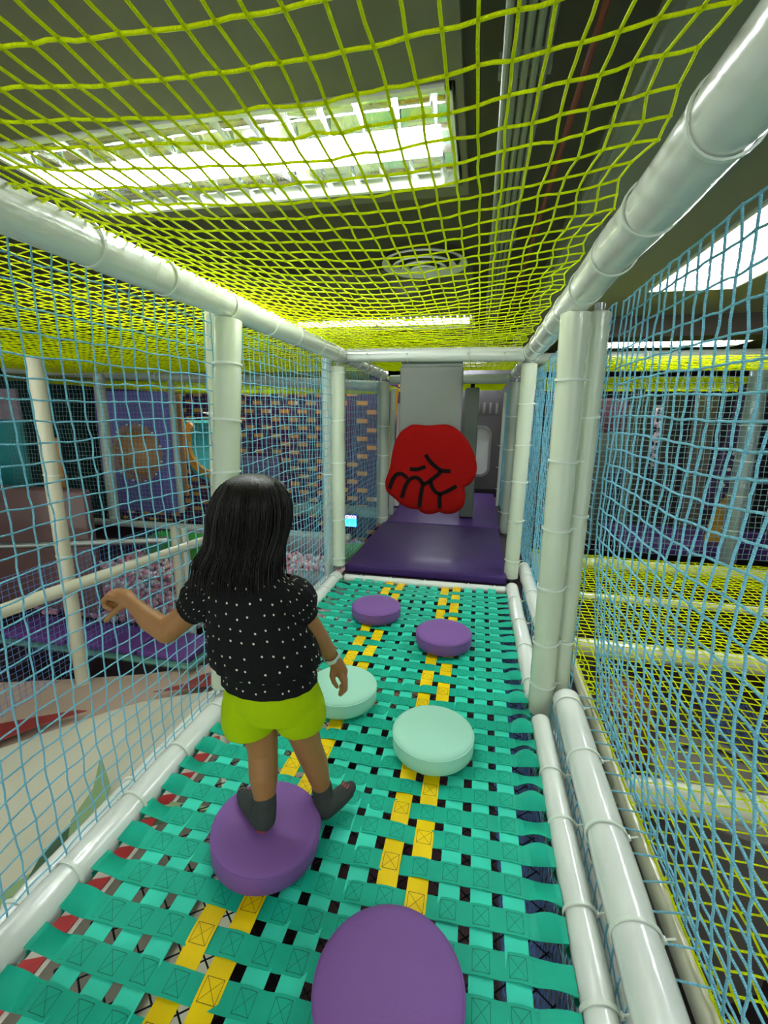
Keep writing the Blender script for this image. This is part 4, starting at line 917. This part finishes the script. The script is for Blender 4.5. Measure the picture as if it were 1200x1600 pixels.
# blouse
def dotted(name):
    m, nt, b = nm(name)
    uv = nt.nodes.new('ShaderNodeUVMap'); mp = nt.nodes.new('ShaderNodeMapping'); mp.inputs['Scale'].default_value = (33, 33, 33); vo = nt.nodes.new('ShaderNodeTexVoronoi'); vo.voronoi_dimensions = '2D'; vo.inputs['Scale'].default_value = 1; vo.inputs['Randomness'].default_value = .45
    nt.links.new(uv.outputs[0], mp.inputs[0]); nt.links.new(mp.outputs[0], vo.inputs['Vector'])
    lt = math_node(nt, 'LESS_THAN', vo.outputs['Distance'], .082)
    mx = nt.nodes.new('ShaderNodeMix'); mx.data_type = 'RGBA'; nt.links.new(lt, mx.inputs[0]); mx.inputs[6].default_value = (.0045, .0045, .005, 1); mx.inputs[7].default_value = (.62, .60, .48, 1)
    nt.links.new(mx.outputs[2], b.inputs['Base Color']); b.inputs['Roughness'].default_value = .85; b.inputs['Specular IOR Level'].default_value = .2
    return m
M_blouse = dotted('dotted_blouse')
def loft(mb, cs, n=72, close_a=False, close_b=False, gather=None, th=.003):
    """cs: list of (centre, rx, ry, [dirs]) rings with uv in metres"""
    rings = []; L_ = 0; prev = None; uvr = []
    for (c, A, B, wr) in cs:
        c = V(c); A = V(A); B = V(B)
        if prev is not None: L_ += (c-prev).length
        prev = c; row = []
        per = PI*(A.length+B.length)
        for k in range(n):
            a = 2*PI*k/n; f = 1+wr*(nz(math.cos(a)*3, math.sin(a)*3+L_*12, 3, 1)*.5+.5*math.sin(a*17+3*nz(a, L_*8, 2, 1)))
            row.append(c+(A*math.cos(a)+B*math.sin(a))*f-G)
        rings.append(row); uvr.append((L_, per))
    vs = [p for r_ in rings for p in r_]; fs = []; uv = []
    for i in range(len(rings)-1):
        for k in range(n):
            k2 = (k+1) % n; fs.append((i*n+k, i*n+k2, (i+1)*n+k2, (i+1)*n+k))
            p = (uvr[i][1]+uvr[i+1][1])/2; uv.append([(k/n*.8, uvr[i][0]), ((k+1)/n*.8, uvr[i][0]), ((k+1)/n*.8, uvr[i+1][0]), (k/n*.8, uvr[i+1][0])])
    if close_a: fs.append(tuple(range(n))[::-1]); uv.append([(0, 0)]*n)
    if close_b: fs.append(tuple((len(rings)-1)*n+k for k in range(n))); uv.append([(0, 0)]*n)
    mb.add(vs, fs, uv)
mb = MB()
tor = [(.766, .034, .036, -.503, .890, 0), (.756, .050, .046, -.504, .889, 0), (.742, .082, .058, -.505, .888, .005), (.718, .108, .070, -.505, .886, .01), (.69, .114, .080, -.500, .887, .015), (.66, .114, .086, -.496, .888, .02), (.62, .120, .092, -.488, .889, .025), (.58, .130, .097, -.480, .890, .03), (.545, .136, .102, -.474, .890, .035), (.522, .136, .102, -.470, .892, .04), (.512, .120, .092, -.468, .893, .02), (.504, .115, .089, -.466, .894, .015), (.488, .117, .090, -.466, .895, .02), (.470, .119, .092, -.465, .896, .02), (.466, .110, .084, -.465, .896, .0)]
loft(mb, [((x, y, z), (rx, 0, 0), (0, ry, 0), w_) for z, rx, ry, x, y, w_ in tor])
part('blouse', mb, M_blouse)
bl = girl.children[-1]
def sleeve(p0, p1, rmax):
    p0 = V(p0); p1 = V(p1); d = (p1-p0).normalized(); a = d.cross(V((0, 1, 0))).normalized(); b_ = d.cross(a)
    mb = MB(); cs = []
    for f, r, w_ in ((-.18, .55, .02), (0, .80, .03), (.2, .98, .05), (.45, 1.06, .06), (.68, 1.0, .07), (.85, .82, .07), (.95, .70, .05), (1.0, .66, .03), (1.06, .68, .03), (1.05, .60, 0)):
        cs.append((p0+(p1-p0)*f, a*rmax*r, b_*rmax*r, w_))
    loft(mb, cs, 60); return obj('sleeve', mb, M_blouse, bl, sharp=60)
sleeve((-.575, .886, .700), (-.648, .870, .640), .055)
sleeve((-.425, .900, .705), (-.386, .925, .625), .056)
# shorts
def bulk(cs, n=48):
    mb = MB(); loft(mb, cs, n, True, True); return mb.mesh('bk')
X, Y_ = V((1, 0, 0)), V((0, 1, 0))
hip = bulk([((-.463, .896, .50), X*.100, Y_*.075, 0), ((-.462, .897, .47), X*.110, Y_*.086, 0), ((-.461, .898, .43), X*.117, Y_*.090, .0), ((-.460, .90, .39), X*.114, Y_*.084, 0), ((-.459, .90, .375), X*.09, Y_*.06, 0)])
lg1 = bulk([((-.510, .892, .45), X*.062, Y_*.072, 0), ((-.516, .890, .40), X*.068, Y_*.076, .01), ((-.518, .888, .36), X*.068, Y_*.074, .02), ((-.516, .887, .336), X*.064, Y_*.070, .02)])
lg2 = bulk([((-.410, .905, .45), X*.058, Y_*.072, 0), ((-.402, .912, .40), X*.064, Y_*.076, .01), ((-.398, .918, .36), X*.064, Y_*.072, .02), ((-.397, .922, .338), X*.060, Y_*.066, .02)])
sm = remesh([hip, lg1, lg2], .004, 5)
link('shorts', sm, mat('lime_cotton', (.34, .50, .001), .8, spec=.1, bump=.35, bscale=22, vary=.06), girl)
# socks
msock = mat('grey_sock', (.028, .036, .032), .85, bump=.3, bscale=160, vary=.15, vscale=40); mdot = mat('red_grip', (.35, .05, .035), .6)
def sock(pts):
    c = {str(i): p for i, p in enumerate(pts)}; return remesh([skinmesh(c, [(str(i), str(i+1)) for i in range(len(pts)-1)], 2)], .003, 4)
s1 = link('sock', sock([((-.4725, .857, .160), 0.0281), ((-.471, .853, .135), 0.0281), ((-.471, .843, .112), 0.0303), ((-.490, .856, .106), 0.0286), ((-.520, .876, .102), 0.0264), ((-.550, .898, .098), 0.0231), ((-.566, .908, .096), 0.0165)]), msock, girl)
s2 = link('sock', sock([((-.369, .984, .090), 0.0281), ((-.364, .980, .065), 0.0281), ((-.354, .966, .046), 0.0303), ((-.342, .983, .044), 0.0286), ((-.327, 1.004, .045), 0.0264), ((-.313, 1.028, .047), 0.0242), ((-.305, 1.042, .048), 0.0176)]), msock, girl)
def dots(par, cs, r, name='grip_dot'):
    for p, nrm in cs:
        p = V(p)-G; nrm = V(nrm).normalized(); mb = MB(); mb.tube([p-nrm*.002, p+nrm*.0012], r, 10); o = obj(name, mb, mdot, par); o['label'] = 'red rubber dot'
dots(s2, [((-.322+.008*i, 1.024+.006*j-.004*i, .0705-.001*j), (0, -.2, 1)) for i in range(3) for j in range(3)], .0026)
dots(s1, [((-.468, .8175, .098), (0, -1, -.1)), ((-.476, .8185, .096), (-.2, -1, -.1)), ((-.462, .8200, .096), (.3, -1, 0)), ((-.556, .902, .1175), (0, 0, 1)), ((-.548, .909, .1185), (0, 0, 1))], .0038)
# wristband
wb = empty('wristband_tmp'); bpy.data.objects.remove(wb)
d = (V(ch['wr'][0])-V(ch['mr'][0])).normalized(); a = d.cross(V((1, 0, 0))).normalized(); b_ = d.cross(a)
for off, rr_, tw in ((0, .0225, .15), (-.010, .0235, -.2)):
    mb = MB(); rr = []; c0 = V(ch['wr'][0])+d*(off-.004)-G
    for k in range(33):
        q = 2*PI*k/32; dd = a*math.cos(q)+b_*math.sin(q); c = c0+d*(tw*.02*math.sin(q))
        rr.append([c+dd*rr_-d*.0045, c+dd*(rr_+.001)-d*.0045, c+dd*(rr_+.001)+d*.0045, c+dd*rr_+d*.0045])
    mb.rings(rr, False, False); part('wristband', mb, mat('band_plastic', (.50, .62, .50), .4))
mb = MB(); c = c0+a*.0*1; dd = V((.8, -.6, .1)).normalized(); dd = (dd-d*dd.dot(d)).normalized(); s_ = d.cross(dd)
mb.rings([[V(ch['wr'][0])-G+d*(-.004)+dd*.0245+s_*u_+d*v_ for u_, v_ in ((-.005, -.003), (.005, -.003), (.005, .003), (-.005, .003))], [V(ch['wr'][0])-G+d*(-.004)+dd*.0235+s_*u_+d*v_ for u_, v_ in ((-.005, -.003), (.005, -.003), (.005, .003), (-.005, .003))]])
part('band_print', mb, mat('band_ink', (.15, .16, .15), .5))
